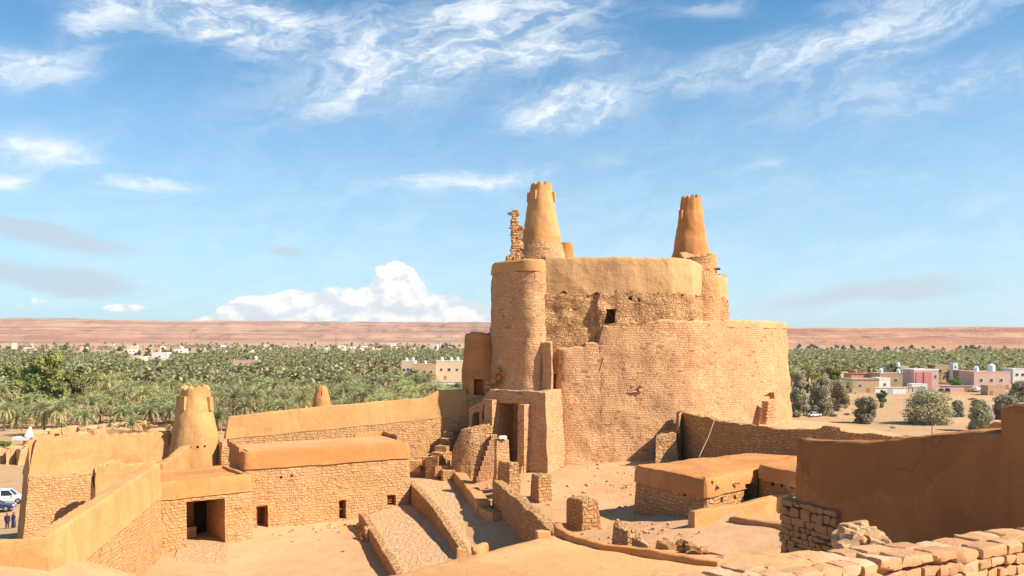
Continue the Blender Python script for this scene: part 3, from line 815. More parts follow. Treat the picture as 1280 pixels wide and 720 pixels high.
# low stub at the right foot
mb = MB(); shell(mb, ccw([(X(821,82),82,11,14.9),(X(846,82.5),82.5,11,15.2),(X(848,86),86,11,15.3),(X(824,86),86,11,15.0)]), [(0,0,-.25),(1,-.1,.1),(1,0,.3)], step=.4, topnoise=.3)
mb.build('stub_pier', M['rough'], keep, wob=.22)

def watchtower(name, label, cx, cy, z0, z1, r0, r1, zs, crenel, boxes, holes_px=(), n=36, rs=None, material='plaster', stone='stone', ncren=9, extra=None):
    tw = thing(name, label, 'watchtower', (cx, cy, z0))
    H = z1-z0; pol = ccw(circ(cx, cy, r0, n))
    # slight concave taper
    prof = [(t_, 0, (r0-r1)*(t_**.92)) for t_ in (0,.15,.3,.45,.6,.75,.88)]
    rows = prof+[(1,-.12,(r0-r1)*.97),(1,0,r0-r1+.08),(1,0,r0-r1+.32),(1,-.9,r0-r1+.36)]
    def tf(u, xy):
        a = math.atan2(xy.y-cy, xy.x-cx); f = (a/(2*math.pi)*ncren) % 1.0
        return crenel*(1-abs(f-.5)*2)-crenel*.5+.12*fbm(a*2, z0)
    hs = [hole_px(pol, *h) for h in holes_px]
    mb = MB(); shell(mb, pol, rows, z0=z0, z1=z1, step=min(.4, r1*.3), topfn=tf, holes=hs)
    mb.build('shaft', M[material], tw, wob=.10, wsc=.7)
    if zs:
        ts = (zs-z0)/H; mb = MB(); pol2 = ccw(circ(cx, cy, rs or r0+.10, n))
        shell(mb, pol2, [(0,0,-.1),(1,0,(r0-r1)*ts),(1,0,(r0-r1)*ts+.4)], z0=z0-.6, z1=zs, step=.4, topnoise=.25)
        mb.build('stone_band', M[stone], tw, wob=.09)
    for (a, zc, h, wd) in boxes:     # projecting machicolation boxes, a = bearing, degrees
        ar = R(a); rr = r0-(r0-r1)*((zc-z0)/H)+.12
        mb = MB(); pts = []
        ux, uy = math.cos(ar), math.sin(ar); tx, ty = -uy, ux
        def q(d, s_, z): return (cx+ux*(rr+d)+tx*s_, cy+uy*(rr+d)+ty*s_, z)
        hw = wd/2; th = .12
        for s0, s1 in ((-hw,-hw+th),(hw-th,hw)):
            vs = [q(-.3,s0,zc-h/2),q(.08,s0,zc-h/2),q(.03,s0,zc+h/2),q(-.3,s0,zc+h/2),q(-.3,s1,zc-h/2),q(.08,s1,zc-h/2),q(.03,s1,zc+h/2),q(-.3,s1,zc+h/2)]
            mb.add(vs, [(0,1,2,3),(7,6,5,4),(0,4,5,1),(1,5,6,2),(2,6,7,3),(3,7,4,0)])
        vs = [q(-.02,-hw+th,zc-h/2),q(-.02,hw-th,zc-h/2),q(-.07,hw-th,zc+h/2),q(-.07,-hw+th,zc+h/2),q(.08,-hw+th,zc-h/2),q(.08,hw-th,zc-h/2),q(.03,hw-th,zc+h/2),q(.03,-hw+th,zc+h/2)]
        mb.add(vs, [(0,1,2,3),(7,6,5,4),(0,4,5,1),(1,5,6,2),(2,6,7,3),(3,7,4,0)])
        mb.build('machicolation', M[material], tw, wob=.03)
    return tw
D1 = 93.0
watchtower('watchtower', 'stout conical watchtower with ragged crown above the left end of the keep', X(676.5,D1), D1, 31.0, 40.4, 2.75, 1.06, 34.0, .34,
           [(-125, 39.1, 1.0, .5), (-12, 39.0, 1.0, .5), (170,39.0,1.0,.5)], material='plaster', stone='brick')
D2 = 94.0
t2 = watchtower('watchtower', 'slimmer conical watchtower with toothed crown above the right end of the keep', X(863.5,D2), D2, 32.0, 39.2, 2.15, .98, None, .38,
           [(-150, 37.2, 1.0, .5)], holes_px=[(868.5,870.3,261,268,.5),(872,873.6,261,267,.5)], material='plaster_red', ncren=10)
mb = MB(); sb = ccw(circ(X(872,92.4), 92.4, 2.25, 30)); 
shell(mb, sb, [(0,0,-.05),(.5,0,0),(1,-.1,.25),(1,0,.45),(1,0,1.0)], z0=24.8, z1=32.75, step=.4, topnoise=.5); mb.build('stone_base', M['stone'], t2, wob=.16)
mb = MB(); shell(mb, ccw(circ(X(887,93.2),93.2,.85,14)), [(0,0,-.2),(1,-.1,.1),(1,0,.3)], z0=29.8, z1=32.2, step=.35, topnoise=.3); mb.build('broken_pier', M['plaster_pale'], t2, wob=.1)
mb = MB(); a = P(888,337,91.4); mb.tube([a, (a[0]+.9, a[1]-.5, a[2]+.05)], [.14,.12], 6); mb.tube([P(889,327,91.3), P(893,337,90.9)], [.16,.12], 6); mb.build('beam_end', M['wood'], t2)
# small turret stub behind the first tower and ruined sliver beside it
tw = thing('turret_stub', 'small broken turret stub behind the stout watchtower', 'turret', (X(707,97),97,31))
mb = MB(); shell(mb, ccw(circ(X(706,97),97,.95,14)), [(0,0,-.25),(1,-.1,.1),(1,0,.3)], z0=30.5, z1=34.6, step=.35, topnoise=.3); mb.build('wall', M['plaster_red'], tw, wob=.12)
rn = thing('ruined_pillar', 'tall jagged sliver of ruined brickwork left of the stout watchtower', 'ruin', (X(644,89.3),89.3,31))
mb = MB(); rg = random.Random(11); z = 31.0
while z < Zy(265,89.3):
    h = rg.uniform(.2,.34); f = (z-31)/7; wd = rg.uniform(.75,1.15)*(1.0-.25*f)
    cx = X(644.5+1.0*math.sin(z*1.7)-.8*f, 89.3)
    if .35 < f < .62: cx -= .1
    mb.stone((cx-wd*.22+rg.uniform(-.06,.06), 89.3, z+h/2), (wd*.6, .9, h*1.1), rg.uniform(-.2,.2), .13, rg)
    mb.stone((cx+wd*.25+rg.uniform(-.06,.06), 89.4, z+h/2), (wd*.6, .9, h*1.1), rg.uniform(-.2,.2), .13, rg)
    z += h
mb.stone(P(641,267,89.3), (1.15,.6,.3), 0, .1, rg)
mb.build('brickwork', M['brick'], rn, smooth=30)
mb = MB(); 
for k in range(10): mb.stone(P(650+rg.uniform(-3,2), 285+k*4, 89.6), (.55,.7,.42), rg.uniform(0,1), .16, rg)
for k in range(6): mb.stone(P(636+k*3.4, 324, 89.0), (.6,.6,.5), rg.uniform(0,1), .18, rg)
mb.build('loose_stones', M['rough'], rn, smooth=30)
# ---------------------------------------------------------------- courtyard buildings and walls (left)
def banded(name, label, cat, pts, zsplit, t0, t1, base_mat='stone', top_mat='plaster', proud=.07, topfn=None, topnoise=.07, step=.6, tstep=None, wob=.08, group=None):
    """wall whose foot is stone and whose upper band is plaster; pts (x,y,z0,z1); zsplit value or list"""
    zs = zsplit if isinstance(zsplit, (list, tuple)) else [zsplit]*len(pts)
    cx = sum(p[0] for p in pts)/len(pts); cy = sum(p[1] for p in pts)/len(pts)
    w_ = thing(name, label, cat, (cx, cy, min(p[2] for p in pts)), group)
    tm = t0-(t0-t1)*.55
    mb = MB(); strip(mb, [(p[0],p[1],p[2],s+.12) for p, s in zip(pts, zs)], t0, tm, topnoise=.16, tfreq=1.3, r=.06, step=step); mb.build('stone_foot', M[base_mat], w_, wob=wob)
    mb = MB(); strip(mb, [(p[0],p[1],s-.1,p[3]) for p, s in zip(pts, zs)], tm+proud*2, t1+proud, topnoise=topnoise, topfn=topfn, step=tstep or step); mb.build('plaster_band', M[top_mat], w_, wob=wob)
    return w_
def scallop(period, amp):
    def f(u, xy): 
        k = (u/period) % 1.0; return amp*(math.sqrt(max(0, 1-(2*k-1)**2))-.7)
    return f

# long building
lb = thing('long_building', 'long stone building with orange plaster parapet along the back of the courtyard', 'building', (-15,74,9))
A = Vector((X(304,69), 69)); B = Vector((X(513,76), 76)); d = (B-A).normalized(); bk = Vector((-d.y, d.x))
if bk.y < 0: bk = -bk
poly = ccw([tuple(A), tuple(B), tuple(B+bk*6.2), tuple(A+bk*5.6)])
poly = ccw(round_poly(poly, .35, 3))
hs = [hole_px(poly, 320, 334.5, 632.5, 663, 2.2), hole_px(poly, 423, 432, 625, 648.5, 1.2), hole_px(poly, 483, 494.5, 618.5, 631.5, .8), hole_px(poly, 350,353,595,598,.4), hole_px(poly,363,366,593,596,.4)]
mb = MB(); shell(mb, poly, [(0,0,-.30),(.5,0,-.1),(1,0,.05),(1,0,.3)], z0=8, z1=13.95, step=.5, holes=hs); mb.build('stone_wall', M['stone'], lb, wob=.07)
mb = MB(); rl = random.Random(3)
shell(mb, poly, [(0,0,-.08),(.5,0,.0),(1,-.12,.06),(1,-.03,.10),(1,0,.2),(1,-.04,.5)], z0=13.75, z1=15.15, step=.5, topnoise=.06); mb.build('plaster_parapet', M['plaster_red'], lb, wob=.065)
mb = MB(); q = [A+d*.5+bk*.5, B-d*.5+bk*.5, B-d*.5+bk*5.6, A+d*.5+bk*5.0]; shell(mb, ccw([tuple(v) for v in q]), [(0,0,0),(1,0,0)], z0=14.6, z1=15.17, step=.8); mb.build('roof', M['roof'], lb, wob=.07)
mb = MB(); e0 = B-d*.2+bk*2.2; e1 = B-d*.1+bk*6.0; strip(mb, [(e0.x,e0.y,15.0,15.5),(e1.x,e1.y,15.0,15.55)], .35,.3, r=.1); e2 = B-d*3+bk*6.0
mb.build('roof_kerb', M['plaster_red'], lb, wob=.08); mb = MB(); strip(mb, [(e1.x,e1.y,15.0,15.5),(e2.x,e2.y,15.0,15.35)], .35,.3, r=.1); mb.build('roof_kerb', M['plaster_red'], lb, wob=.08); mb = MB(); e0 = A+d*.1+bk*1.0; e1 = A+d*.1+bk*5.4; strip(mb, [(e0.x,e0.y,15.0,15.45),(e1.x,e1.y,15.0,15.5)], .35,.3,r=.1)
mb.build('roof_kerb', M['plaster_red'], lb, wob=.08)
def frame_at(poly, x0, x1, y0, y1, parent, m, bars=1, inset=.25, name='window_frame', leaf=None):
    a, b = locate(poly, x0), locate(poly, x1); D = (a[1]+b[1])/2
    p0 = Vector((X(x0,a[1]),a[1])); p1 = Vector((X(x1,b[1]),b[1])); dd = (p1-p0); L = dd.length; dd.normalize(); nn = Vector((-dd.y, dd.x))
    if nn.y < 0: nn = -nn
    z0, z1 = Zy(y1,D), Zy(y0,D); rz = math.atan2(dd.y, dd.x); mb = MB(); c = (p0+p1)/2+nn*inset
    for s_ in (0,1):
        e = p0+dd*(.06 if s_ == 0 else L-.06)+nn*inset; mb.box((e.x,e.y,(z0+z1)/2),(.12,.12,z1-z0),rz)
    mb.box((c.x,c.y,z1-.06),(L-.25,.13,.12),rz)
    for k in range(bars): mb.box((c.x,c.y,z0+(z1-z0)*(k+1)/(bars+1)),(L-.25,.10,.09),rz)
    o = mb.build(name, m, parent, smooth=None)
    if leaf:
        mb = MB(); c = (p0+p1)/2+nn*(inset+.12); mb.box((c.x,c.y,(z0+z1)/2),(L-.26,.05,(z1-z0)-.2),rz); mb.build('shutter', leaf, o, smooth=None)
    return o
frame_at(poly, 423.3,431.7,625.3,648.3, lb, M['redwood'], 1)
frame_at(poly, 483.3,494.2,619,631.2, lb, M['redwood'], 3, leaf=M['redwood'])
frame_at(poly, 320.4,334.1,633,662.6, lb, M['redwood'], 0, name='door_frame')

# porch
po = thing('gate_porch', 'flat roofed stone porch with a wide square gateway', 'building', (-20,65,9))
A = Vector((X(196,62), 62)); B = Vector((X(315.5,66), 66)); d = (B-A).normalized(); bk = Vector((-d.y, d.x))
poly = ccw(round_poly([tuple(A), tuple(B), tuple(B+bk*6), tuple(A+bk*6.5)], .25, 3))
hs = [hole_px(poly, 233, 281, 625, 688.5, 5.0)]
mb = MB(); shell(mb, poly, [(0,0,-.2),(1,0,.03),(1,0,.3)], z0=8, z1=12.75, step=.45, holes=hs); mb.build('stone_wall', M['stone'], po, wob=.06)
mb = MB(); shell(mb, poly, [(0,0,-.06),(.5,0,0),(1,-.15,.08),(1,-.04,.15),(1,0,.28),(1,-.04,.42),(1,-.22,.5)], z0=12.62, z1=13.9, step=.5, topnoise=.05); mb.build('plaster_parapet', M['plaster_red'], po, wob=.06)
mb = MB(); q = A+bk*3.2+d*1.4; u0 = locate(poly, 233); 
c = A+d*3.9+bk*4.6; rz = math.atan2(d.y,d.x)
mb.box((c.x+d.x*.55,c.y+d.y*.55,10.1),(1.0,.35,2.4),rz); mb.build('doorway_shade', M['dark'], po)  # near-black box painted as the shade in a further doorway
mb = MB(); c = A+d*2.9+bk*3.6; mb.box((c.x,c.y,9.35),(1.5,.8,.9),rz); mb.build('bench_block', M['stone'], po, wob=.05)

# sloping-looking enclosure wall that runs towards the viewer
banded('enclosure_wall', 'tall plastered wall slanting down past the gate porch to the near left corner', 'wall',
   [(X(192,61.5),61.5,8,15.4),(-22.6,49,9,15.4),(-20.6,38.2,12,15.4),(-23.6,37.3,13,15.4),(-29,36.2,13,15.3)], [13.1,13.2,13.2,13.9,13.9], 1.25, .75, 'stone', 'plaster', topfn=scallop(.8,.07), tstep=.2, topnoise=.03, wob=.05)
# inner crenellated wall, wall climbing to the tower
banded('enclosure_wall', 'short scalloped wall with rounded left end behind the slanting wall', 'wall',
   [(X(114,73),73,8,11.6),(X(118,73.2),73.2,8,13.0),(X(127,73.6),73.6,8,13.5),(X(149,74.6),74.6,8,13.75),(X(152,74.8),74.8,8,13.3),(X(196,76.6),76.6,8,13.4)], 9.5, 1.5, .8, 'stone','plaster', topfn=scallop(1.1,.26), tstep=.18)
banded('enclosure_wall', 'narrow plaster wall leading from the porch roof up to the round tower', 'wall',
   [(X(198,68.5),68.5,9,14.25),(X(214,73),73,9,14.2),(X(232,78),78,9,14.6)], 11.5, 1.0, .7, 'stone','plaster')
# left outer wall
banded('outer_wall', 'long low outer wall with scalloped top and curved stone foot at the far left', 'wall',
   [(X(62,83),83,5,15.1),(X(46,78),78,5,15.3),(X(50,76.3),76.3,6,15.4),(X(120,78.2),78.2,7,15.45),(X(216,81),81,8,15.5)], [12.0,12.2,12.3,12.3,12.4], 3.4, 1.0, 'stone','plaster', topfn=scallop(.75,.22), proud=.1, tstep=.15, topnoise=.03, wob=.05)
watchtower('watchtower', 'squat conical plaster tower at the corner of the left walls', X(243.5,81), 81, 9.6, 19.6, 3.15, 1.22, None, .30,
   [(-113, 18.2, 1.25, .6),(-10,18.1,1.25,.6),(170,18.1,1.25,.6)], holes_px=[(216,219,559,562,.4),(234,237.5,559,562.5,.5),(247,250.5,558.5,562,.5),(261,264,558,561,.5)], ncren=10)
banded('outer_wall', 'long straight rear wall with smooth plaster band in front of the palm grove', 'wall',
   [(X(281,81.5),81.5,8,16.8),(X(400,85),85,8.5,17.5),(X(530,89.3),89.3,9,18.05),(X(546,89.9),89.9,9,18.75),(X(584,91),91,9,18.85)], [14.9,15.4,16.0,16.15,16.2], 2.0, .8, 'stone','plaster', proud=.05, topnoise=.03, wob=.06)
mb = MB()
st = thing('stone_step', 'narrow stone ledge jutting between rear wall and round tower', 'wall', (X(280,90),90,9))
strip(mb, [(X(272,80.0),80.0,8,14.6),(X(300,81),81,8,14.2)], 2.2, 1.8, topnoise=.2); mb.build('stonework', M['stone'], st, wob=.1)
# stepped stones below the keep by the rear wall
st = thing('stepped_wall', 'crumbling stepped stone wall climbing to the left tower of the keep', 'ruin', (X(575,90),90,10))
mb = MB(); pts = [(546,574,83.5),(553,569,85),(556,560,86),(562,551,87.5),(566,543,89),(571,532,91),(577,520,93),(583,508,95)]
for i, (px, py, D) in enumerate(pts):
    z = Zy(py-4, D); c = (X(px, D), D); h = z-8.5
    mb.box((c[0], c[1], 8.5+h/2), (1.15, 2.2, h), -.35)
mb.build('stonework', M['rubble'], st, wob=.2, wsc=.8)

# ruined curved wall with its own stair in front of the portal
rw = thing('ruined_wall', 'broken curved brick wall with a small stair in front of the portal', 'ruin', (X(592,84),84,11))
mb = MB(); strip(mb, [(X(566,83),83,10.5,12.4),(X(571,82.4),82.4,10.5,14.2),(X(579,82),82,10.5,15.6),(X(588,81.8),81.8,10.5,15.9),(X(616,82.6),82.6,10.5,16.1)], 1.1, .7, topnoise=.35, tfreq=1.5); mb.build('wall', M['rough'], rw, wob=.2)
mb = MB()
for k in range(9): mb.box((X(600+k*2.2,81.6), 81.45+.03*k, 10.9+(k+1)*.235), (.55,.9,(k+1)*.47), .0)
mb.build('steps', M['brick'], rw, wob=.05)

def pier(label, px0, pxm, px1, ytop, ybase, D, dz=0.0, mat_='rubble', name='stone_pier', tn=.12, ext=1.6):
    """pier seen on its corner: left face px0..pxm, right face pxm..px1"""
    z0 = Zy(ybase, D); z1 = Zy(ytop, D)
    c = Vector((X(pxm, D), D)); a = Vector((X(px0, D+ext), D+ext)); b = Vector((X(px1, D+.5), D+.5))
    poly = ccw([tuple(a), tuple(c), tuple(b), tuple(a+b-c)])
    o = thing(name, label, 'pier', (c.x, c.y, z0), 'free-standing stone piers below the keep')
    mb = MB(); shell(mb, poly, [(0,0,-.08),(1,-.08,.03),(1,0,.12)], z0=z0-.8, z1=z1, step=.35, topnoise=tn); mb.build('stonework', M[mat_], o, wob=.09)
    return o
p_ = pier('slim brick pier standing close to the portal doorway, tallest of the piers', 617.5, 621, 637, 549, 600, 75, mat_='stone', ext=.8)
mb = MB(); q = P(628, 547.5, 75.3); mb.stone((q[0],q[1],q[2]+.05), (.7,.5,.25), .2, .2, random.Random(2)); ws = mb.build('white_bundle', M['white'], None); tag(ws, 'small white bundle lying on the slim brick pier', 'bundle')
pier('squat stone pier with shaded left face below the slim pier', 622, 637, 649.5, 579, 606, 71.5)
pier('square stone pier alone in the middle of the sandy forecourt', 663.5, 674, 689.5, 596, 633, 68)
pier('broad stone pier nearest the clay terrace', 708.5, 728, 749, 625.5, 664, 58)

# retaining wall W and its stub, low ramp walls
rwl = thing('retaining_wall', 'sloping rubble wall with deep shaded face beside the right ramp', 'wall', (1,59,10))
mb = MB(); strip(mb, [(X(621.5,69),69,9,13.0),(X(650,61),61,9,13.0),(X(676,54.5),54.5,9,13.1),(X(700,48.5),48.5,10,13.3)], 1.1, .8, topnoise=.16, r=.1); mb.build('stonework', M['rubble'], rwl, wob=.1)
sw = thing('retaining_wall', 'short low stub of wall at the foot of the ramp parapet', 'wall', (X(612,66),66,10))
mb = MB(); strip(mb, [(X(604,67.5),67.5,9,11.15),(X(622,64.5),64.5,9,11.3)], .9,.75, r=.08); mb.build('stonework', M['stone'], sw, wob=.06)
w1 = thing('ramp_wall', 'low plastered parapet with pale top between right ramp and forecourt', 'wall', (-4,77,10))
mb = MB(); strip(mb, [(X(563,87),87,9.5,11.75),(X(575,81.5),81.5,9.5,11.6),(X(590,74.5),74.5,9,11.5),(X(605,68),68,9,11.45)], 1.2,1.0, r=.1); mb.build('stonework', M['plaster'], w1, wob=.07)
w2 = thing('ramp_wall', 'long wall dividing the two paved ramps', 'wall', (-6,67,9))
mb = MB(); strip(mb, [(X(514,77.5),77.5,8,11.55),(X(545,68.5),68.5,8,10.95),(X(586,56.5),56.5,8,10.05)], .75,.6, r=.07); mb.build('stonework', M['rubble'], w2, wob=.07)
w3 = thing('ramp_wall', 'low stone kerb wall along the left edge of the left ramp', 'wall', (-10,63,9))
mb = MB(); strip(mb, [(X(453,71),71,8,10.05),(X(476,61.5),61.5,8,9.9),(X(502,53),53,8,9.75)], .7,.55, r=.07); mb.build('stonework', M['rubble'], w3, wob=.07)
cs = thing('stone_steps', 'small block of rough steps leaning on the left ramp', 'steps', (X(458,66),66,9))
mb = MB(); rg = random.Random(8)
for k, (px, py) in enumerate(((452,672),(456,668),(461,664),(457,676),(463,671))): mb.stone(P(px,py,66-.2*k), (.8,.7,.45+.1*k), .5, .12, rg)
mb.build('stonework', M['stone'], cs, smooth=30)

def slab(name, pts, m, th=.3, kind='structure', wob=.05, sub=12):
    """paved surface from 4 corner points (x,y,z), as a thick sheet"""
    a, b, c, d_ = [Vector(p) for p in pts]; vs = []; fs = []; n = sub
    for i in range(n+1):
        for j in range(n+1):
            u, v = i/n, j/n; p = (a*(1-u)+b*u)*(1-v)+(d_*(1-u)+c*u)*v; vs.append(p)
    for i in range(n):
        for j in range(n):
            q = i*(n+1)+j; fs.append((q, q+n+1, q+n+2, q+1))
    m0 = len(vs); vs += [Vector((p.x,p.y,p.z-th)) for p in vs[:m0]]; fs += [tuple(m0+i for i in f[::-1]) for f in fs[:n*n]]
    edge = [i*(n+1) for i in range(n+1)]+[n*(n+1)+j for j in range(1,n+1)]+[i*(n+1)+n for i in range(n-1,-1,-1)]+[j for j in range(n-1,0,-1)]
    for k in range(len(edge)):
        e0, e1 = edge[k], edge[(k+1)%len(edge)]; fs.append((e1, e0, m0+e0, m0+e1))
    mb = MB(); mb.add(vs, fs); o = mb.build(name, m, None, wob=wob, wsc=.4); return tag(o, kind=kind)
slab('path', [(X(455,71.5),71.5,9.65),(X(502,53),53,9.35),(X(584,56),56,9.4),(X(514,77),77,9.8)], M['flag'], th=1.2)
slab('path', [(X(516,77.5),77.5,10.9),(X(588,56.5),56.5,9.75),(X(640,56),56,9.75),(X(566,86.5),86.5,11.0)], M['flag'], th=1.2)
slab('path', [(X(513,78),78,10.85),(X(566,86.5),86.5,11.0),(X(556,92),92,11.2),(X(498,88),88,10.9)], M['flag'], th=1.2)
slab('path', [(X(225,65),65,9.06),(X(215,58),58,9.06),(X(285,58.5),58.5,9.06),(X(285,66),66,9.06)], M['flag'], th=.3)
# thresholds at the ramp head
th_ = thing('stone_steps', 'low broken steps at the head of the right ramp', 'steps', (X(540,86),86,11))
mb = MB(); rg = random.Random(9)
for px, py, D, s_ in ((518,578,84,1.2),(526,573,85,1.0),(545,580,84,1.3),(552,584,83,1.3),(558,576,85,1.1),(533,570,87,1.4),(560,590,82,1.0),(556,566,87,1.2)): mb.box((X(px,D), D, Zy(py,D)-.3), (s_*1.1, s_, 1.0), rg.uniform(-.4,.4))
mb.build('stonework', M['stone'], th_, wob=.12)
# ---------------------------------------------------------------- right house, walls and foreground
hz_ = 15.1
c1 = Vector((X(792.5,62.4), 62.4)); c2 = Vector((X(882,56),56)); c3 = Vector((X(947,60.5),60.5)); c4 = Vector((X(1001,66),66)); c5 = Vector((X(938,69.4),69.4))
rh = thing('flat_roofed_house', 'low flat roofed stone house with a small drain spout, right of the forecourt', 'house', (14,62,12))
poly = ccw(round_poly([tuple(c1), tuple(c2), tuple(c3), (X(1010,67),67), tuple(c5)], .4, 3))
hs = [hole_px(poly, 930, 944.5, 606, 626, 1.6), hole_px(poly, 900,903,622.5,628,.5), hole_px(poly, 917,920,619,624.5,.5), hole_px(poly,854,857,616,620,.4)]
mb = MB(); shell(mb, poly, [(0,0,-.22),(1,0,.03),(1,0,.3)], z0=11, z1=14.05, step=.4, holes=hs); mb.build('stone_wall', M['rubble'], rh, wob=.08)
mb = MB(); shell(mb, poly, [(0,0,-.10),(.6,0,-.04),(1,-.2,.06),(1,-.06,.12),(1,0,.30),(1,0,.6)], z0=13.9, z1=15.1, step=.45, topnoise=.04, holes=[hole_px(poly,930,944.5,604,626,1.6)]); mb.build('plaster_roof', M['plaster_red'], rh, wob=.09)
rp = ccw([tuple(c1+(c5-c1)*.05+(c2-c1)*.05), tuple(c2+(c5-c2)*.07), tuple(c3+(c5-c3)*.07), tuple(c4), tuple(c5+(c2-c5)*.05)])
mb = MB(); a = P(889,600,57); mb.tube([(a[0]-.1,a[1]+.9,a[2]), (a[0]+.35,a[1]-.5,a[2]-.45)], [.10,.09], 6); mb.tube([P(891,601,56.5), P(888,614,56.4)], [.07,.04], 5); mb.build('drain_spout', M['wood'], rh)
mb = MB(); rg = random.Random(3)
for k in range(6): mb.stone(P(908+k*3, 607-k*.6, 58.2), (.22,.2,.12), 0, .2, rg)
mb.build('beam_ends', M['rough'], rh)
rb = thing('stone_annex', 'low stone annex with a row of three small square windows', 'house', (19,60,12))
a1 = Vector((X(946.5,60.2),60.2)); a2 = Vector((X(1003,55.5),55.5)); a3 = Vector((X(1040,59),59)); a4 = Vector((X(985,64),64))
poly = ccw(round_poly([tuple(a1), tuple(a2), tuple(a3), tuple(a4)], .3, 3))
hs = [hole_px(poly, p, p+4.4, y, y+6.5, .6) for p, y in ((963,601.5),(975,603),(987.5,604.5))]
mb = MB(); shell(mb, poly, [(0,0,-.15),(1,0,.02),(1,0,.3)], z0=11, z1=14.6, step=.4, holes=hs); mb.build('stone_wall', M['rubble'], rb, wob=.06)
mb = MB(); shell(mb, poly, [(0,0,-.08),(1,-.2,.05),(1,-.05,.13),(1,0,.3),(1,-.04,.7)], z0=14.5, z1=15.5, step=.45, topnoise=.05); mb.build('plaster_parapet', M['plaster_red'], rb, wob=.07)
# low plaster wall in front
lw = thing('garden_wall', 'low plain plaster wall in front of the flat roofed house', 'wall', (14,56,12))
mb = MB(); strip(mb, [(X(863,53.2),53.2,11.5,13.55),(X(930,55.4),55.4,11.5,13.75),(X(1000,57.5),57.5,11.5,14.1)], .8,.6, topnoise=.06); mb.build('plasterwork', M['plaster'], lw, wob=.07)
# right enclosing wall
ew = thing('enclosing_wall', 'long rubble wall in shade running right from the foot of the keep', 'wall', (22,74,12))
mb = MB(); strip(mb, [(X(848,86.5),86.5,11,17.0),(X(905,78.5),78.5,11,16.7),(X(974,71.5),71.5,11,16.75),(X(1026,69),69,11,16.95),(X(1030,68.8),68.8,11,17.2),(X(1050,68),68,11,17.2),(X(1054,67.8),67.8,11,16.9),(X(1175,62),62,11,16.9)], 1.1,.7, topnoise=.14, r=.12); mb.build('stonework', M['rubble'], ew, wob=.1)
mb = MB(); shell(mb, ccw([(X(838,84.5),84.5,11,14.2),(X(850,83.5),83.5,11,17.0),(X(856,86),86,11,17.0),(X(842,87.5),87.5,11,15.0)]), [(0,0,0),(1,0,.1)], step=.4); mb.build('end_buttress', M['rubble'], ew, wob=.1)
cb = MB(); cb.tube([P(893,524,79.0),P(891,531,78.6),P(886,545,78.2),P(880,558,77.6),P(874,571,76.8)], [.03]*5, 6); o = cb.build('cable', M['rope']); tag(o, 'thin pale cable hanging down the shaded rubble wall', 'cable')
# far low wall segment right of the big wall
fw = thing('plaster_wall', 'small far stretch of rounded plaster wall peeping over the big brown wall', 'wall', (X(1250,32),32,17))
mb = MB(); strip(mb, [(X(1232,33),33,16,20.75),(X(1246,32.6),32.6,16,20.95),(X(1300,31),31,16,21.0)], .9,.6, topnoise=.05, r=.2); mb.build('plasterwork', M['plaster_red'], fw, wob=.07)

# ruined low walls and terrace between house and foreground
def ruin(label, pts, t0=.7, tn=.3, m='rough', name='ruined_wall', w=.12):
    o = thing(name, label, 'ruin', (pts[0][0], pts[0][1], pts[0][2]), 'ruined low walls beside the clay terrace')
    mb = MB(); strip(mb, pts, t0, t0*.75, topnoise=tn, tfreq=.9, r=.12, step=.22); mb.build('stonework', M[m], o, wob=w); return o
ruin('low crumbling wall stub left of the flat roofed house', [(X(771,50),50,12,13.65),(X(785,48.6),48.6,12,13.2),(X(792,48),48,12,13.5)])
ruin('small broken row of stones in the sand beyond the terrace rim', [(X(796,47.6),47.6,12,13.35),(X(822,45.3),45.3,12,13.15)])
ruin('rounded mud wall remnant beside the broken wall', [(X(824,44.2),44.2,12.5,13.95),(X(838,43),43,12.5,14.0),(X(853,41.6),41.6,12.5,13.8)], m='plaster_red', tn=.15)
o = thing('ruined_wall', 'jagged crumbled rubble face in front of the sandy ledge', 'ruin', (X(890,39),39,13), 'ruined low walls beside the clay terrace')
mb = MB(); rg = random.Random(61); RPX = [(853,41.2,14.6),(872,40.0,14.5),(886,39.2,14.2),(898,38.6,14.45),(909,38.2,14.2),(922,37.6,14.4),(934,37.2,14.3)]
for k in range(150):
    f = rg.random()*(len(RPX)-1.001); i_ = int(f); f -= i_; a, b = RPX[i_], RPX[i_+1]; px, D, zt = [a[m]+(b[m]-a[m])*f for m in range(3)]
    z = 12.9+(zt-12.9)*rg.random()**.7; s_ = rg.uniform(.22,.55); ou = (zt-z)*.25
    mb.stone2((X(px,D)-ou+rg.uniform(-.1,.35), D-ou*.4+rg.uniform(-.1,.35), z-s_*.15), (s_*1.2,s_,s_*.7), rg.uniform(0,3), rg, rg.uniform(-.3,.3), 3, .2)
mb.build('rubble', M['block_brown'], o, smooth=25, weld=False)
slab('terrain', [(X(856,42),42,14.25),(X(934,38),38,14.35),(X(1000,40.5),40.5,14.75),(X(915,50),50,14.3)], M['sand'], th=2.5, wob=.12)
lk = thing('clay_kerb', 'faint low clay kerb crossing the sandy ledge below the big wall', 'kerb', (X(950,44),44,14.3))
mb = MB(); strip(mb, [(X(915,47),47,13.5,14.55),(X(950,45),45,13.5,14.75),(X(988,43),43,13.5,14.95)], .7,.5, r=.15); mb.build('clay', M['plaster_red'], lk, wob=.08)
ll = thing('retaining_wall', 'smooth low plaster face under the sandy ledge', 'wall', (X(960,38.5),38.5,13))
mb = MB(); strip(mb, [(X(934,37.6),37.6,12.5,14.5),(X(992,39.0),39.0,12.5,14.95)], .9,.7, r=.2, topnoise=.12); mb.build('plasterwork', M['plaster'], ll, wob=.08)

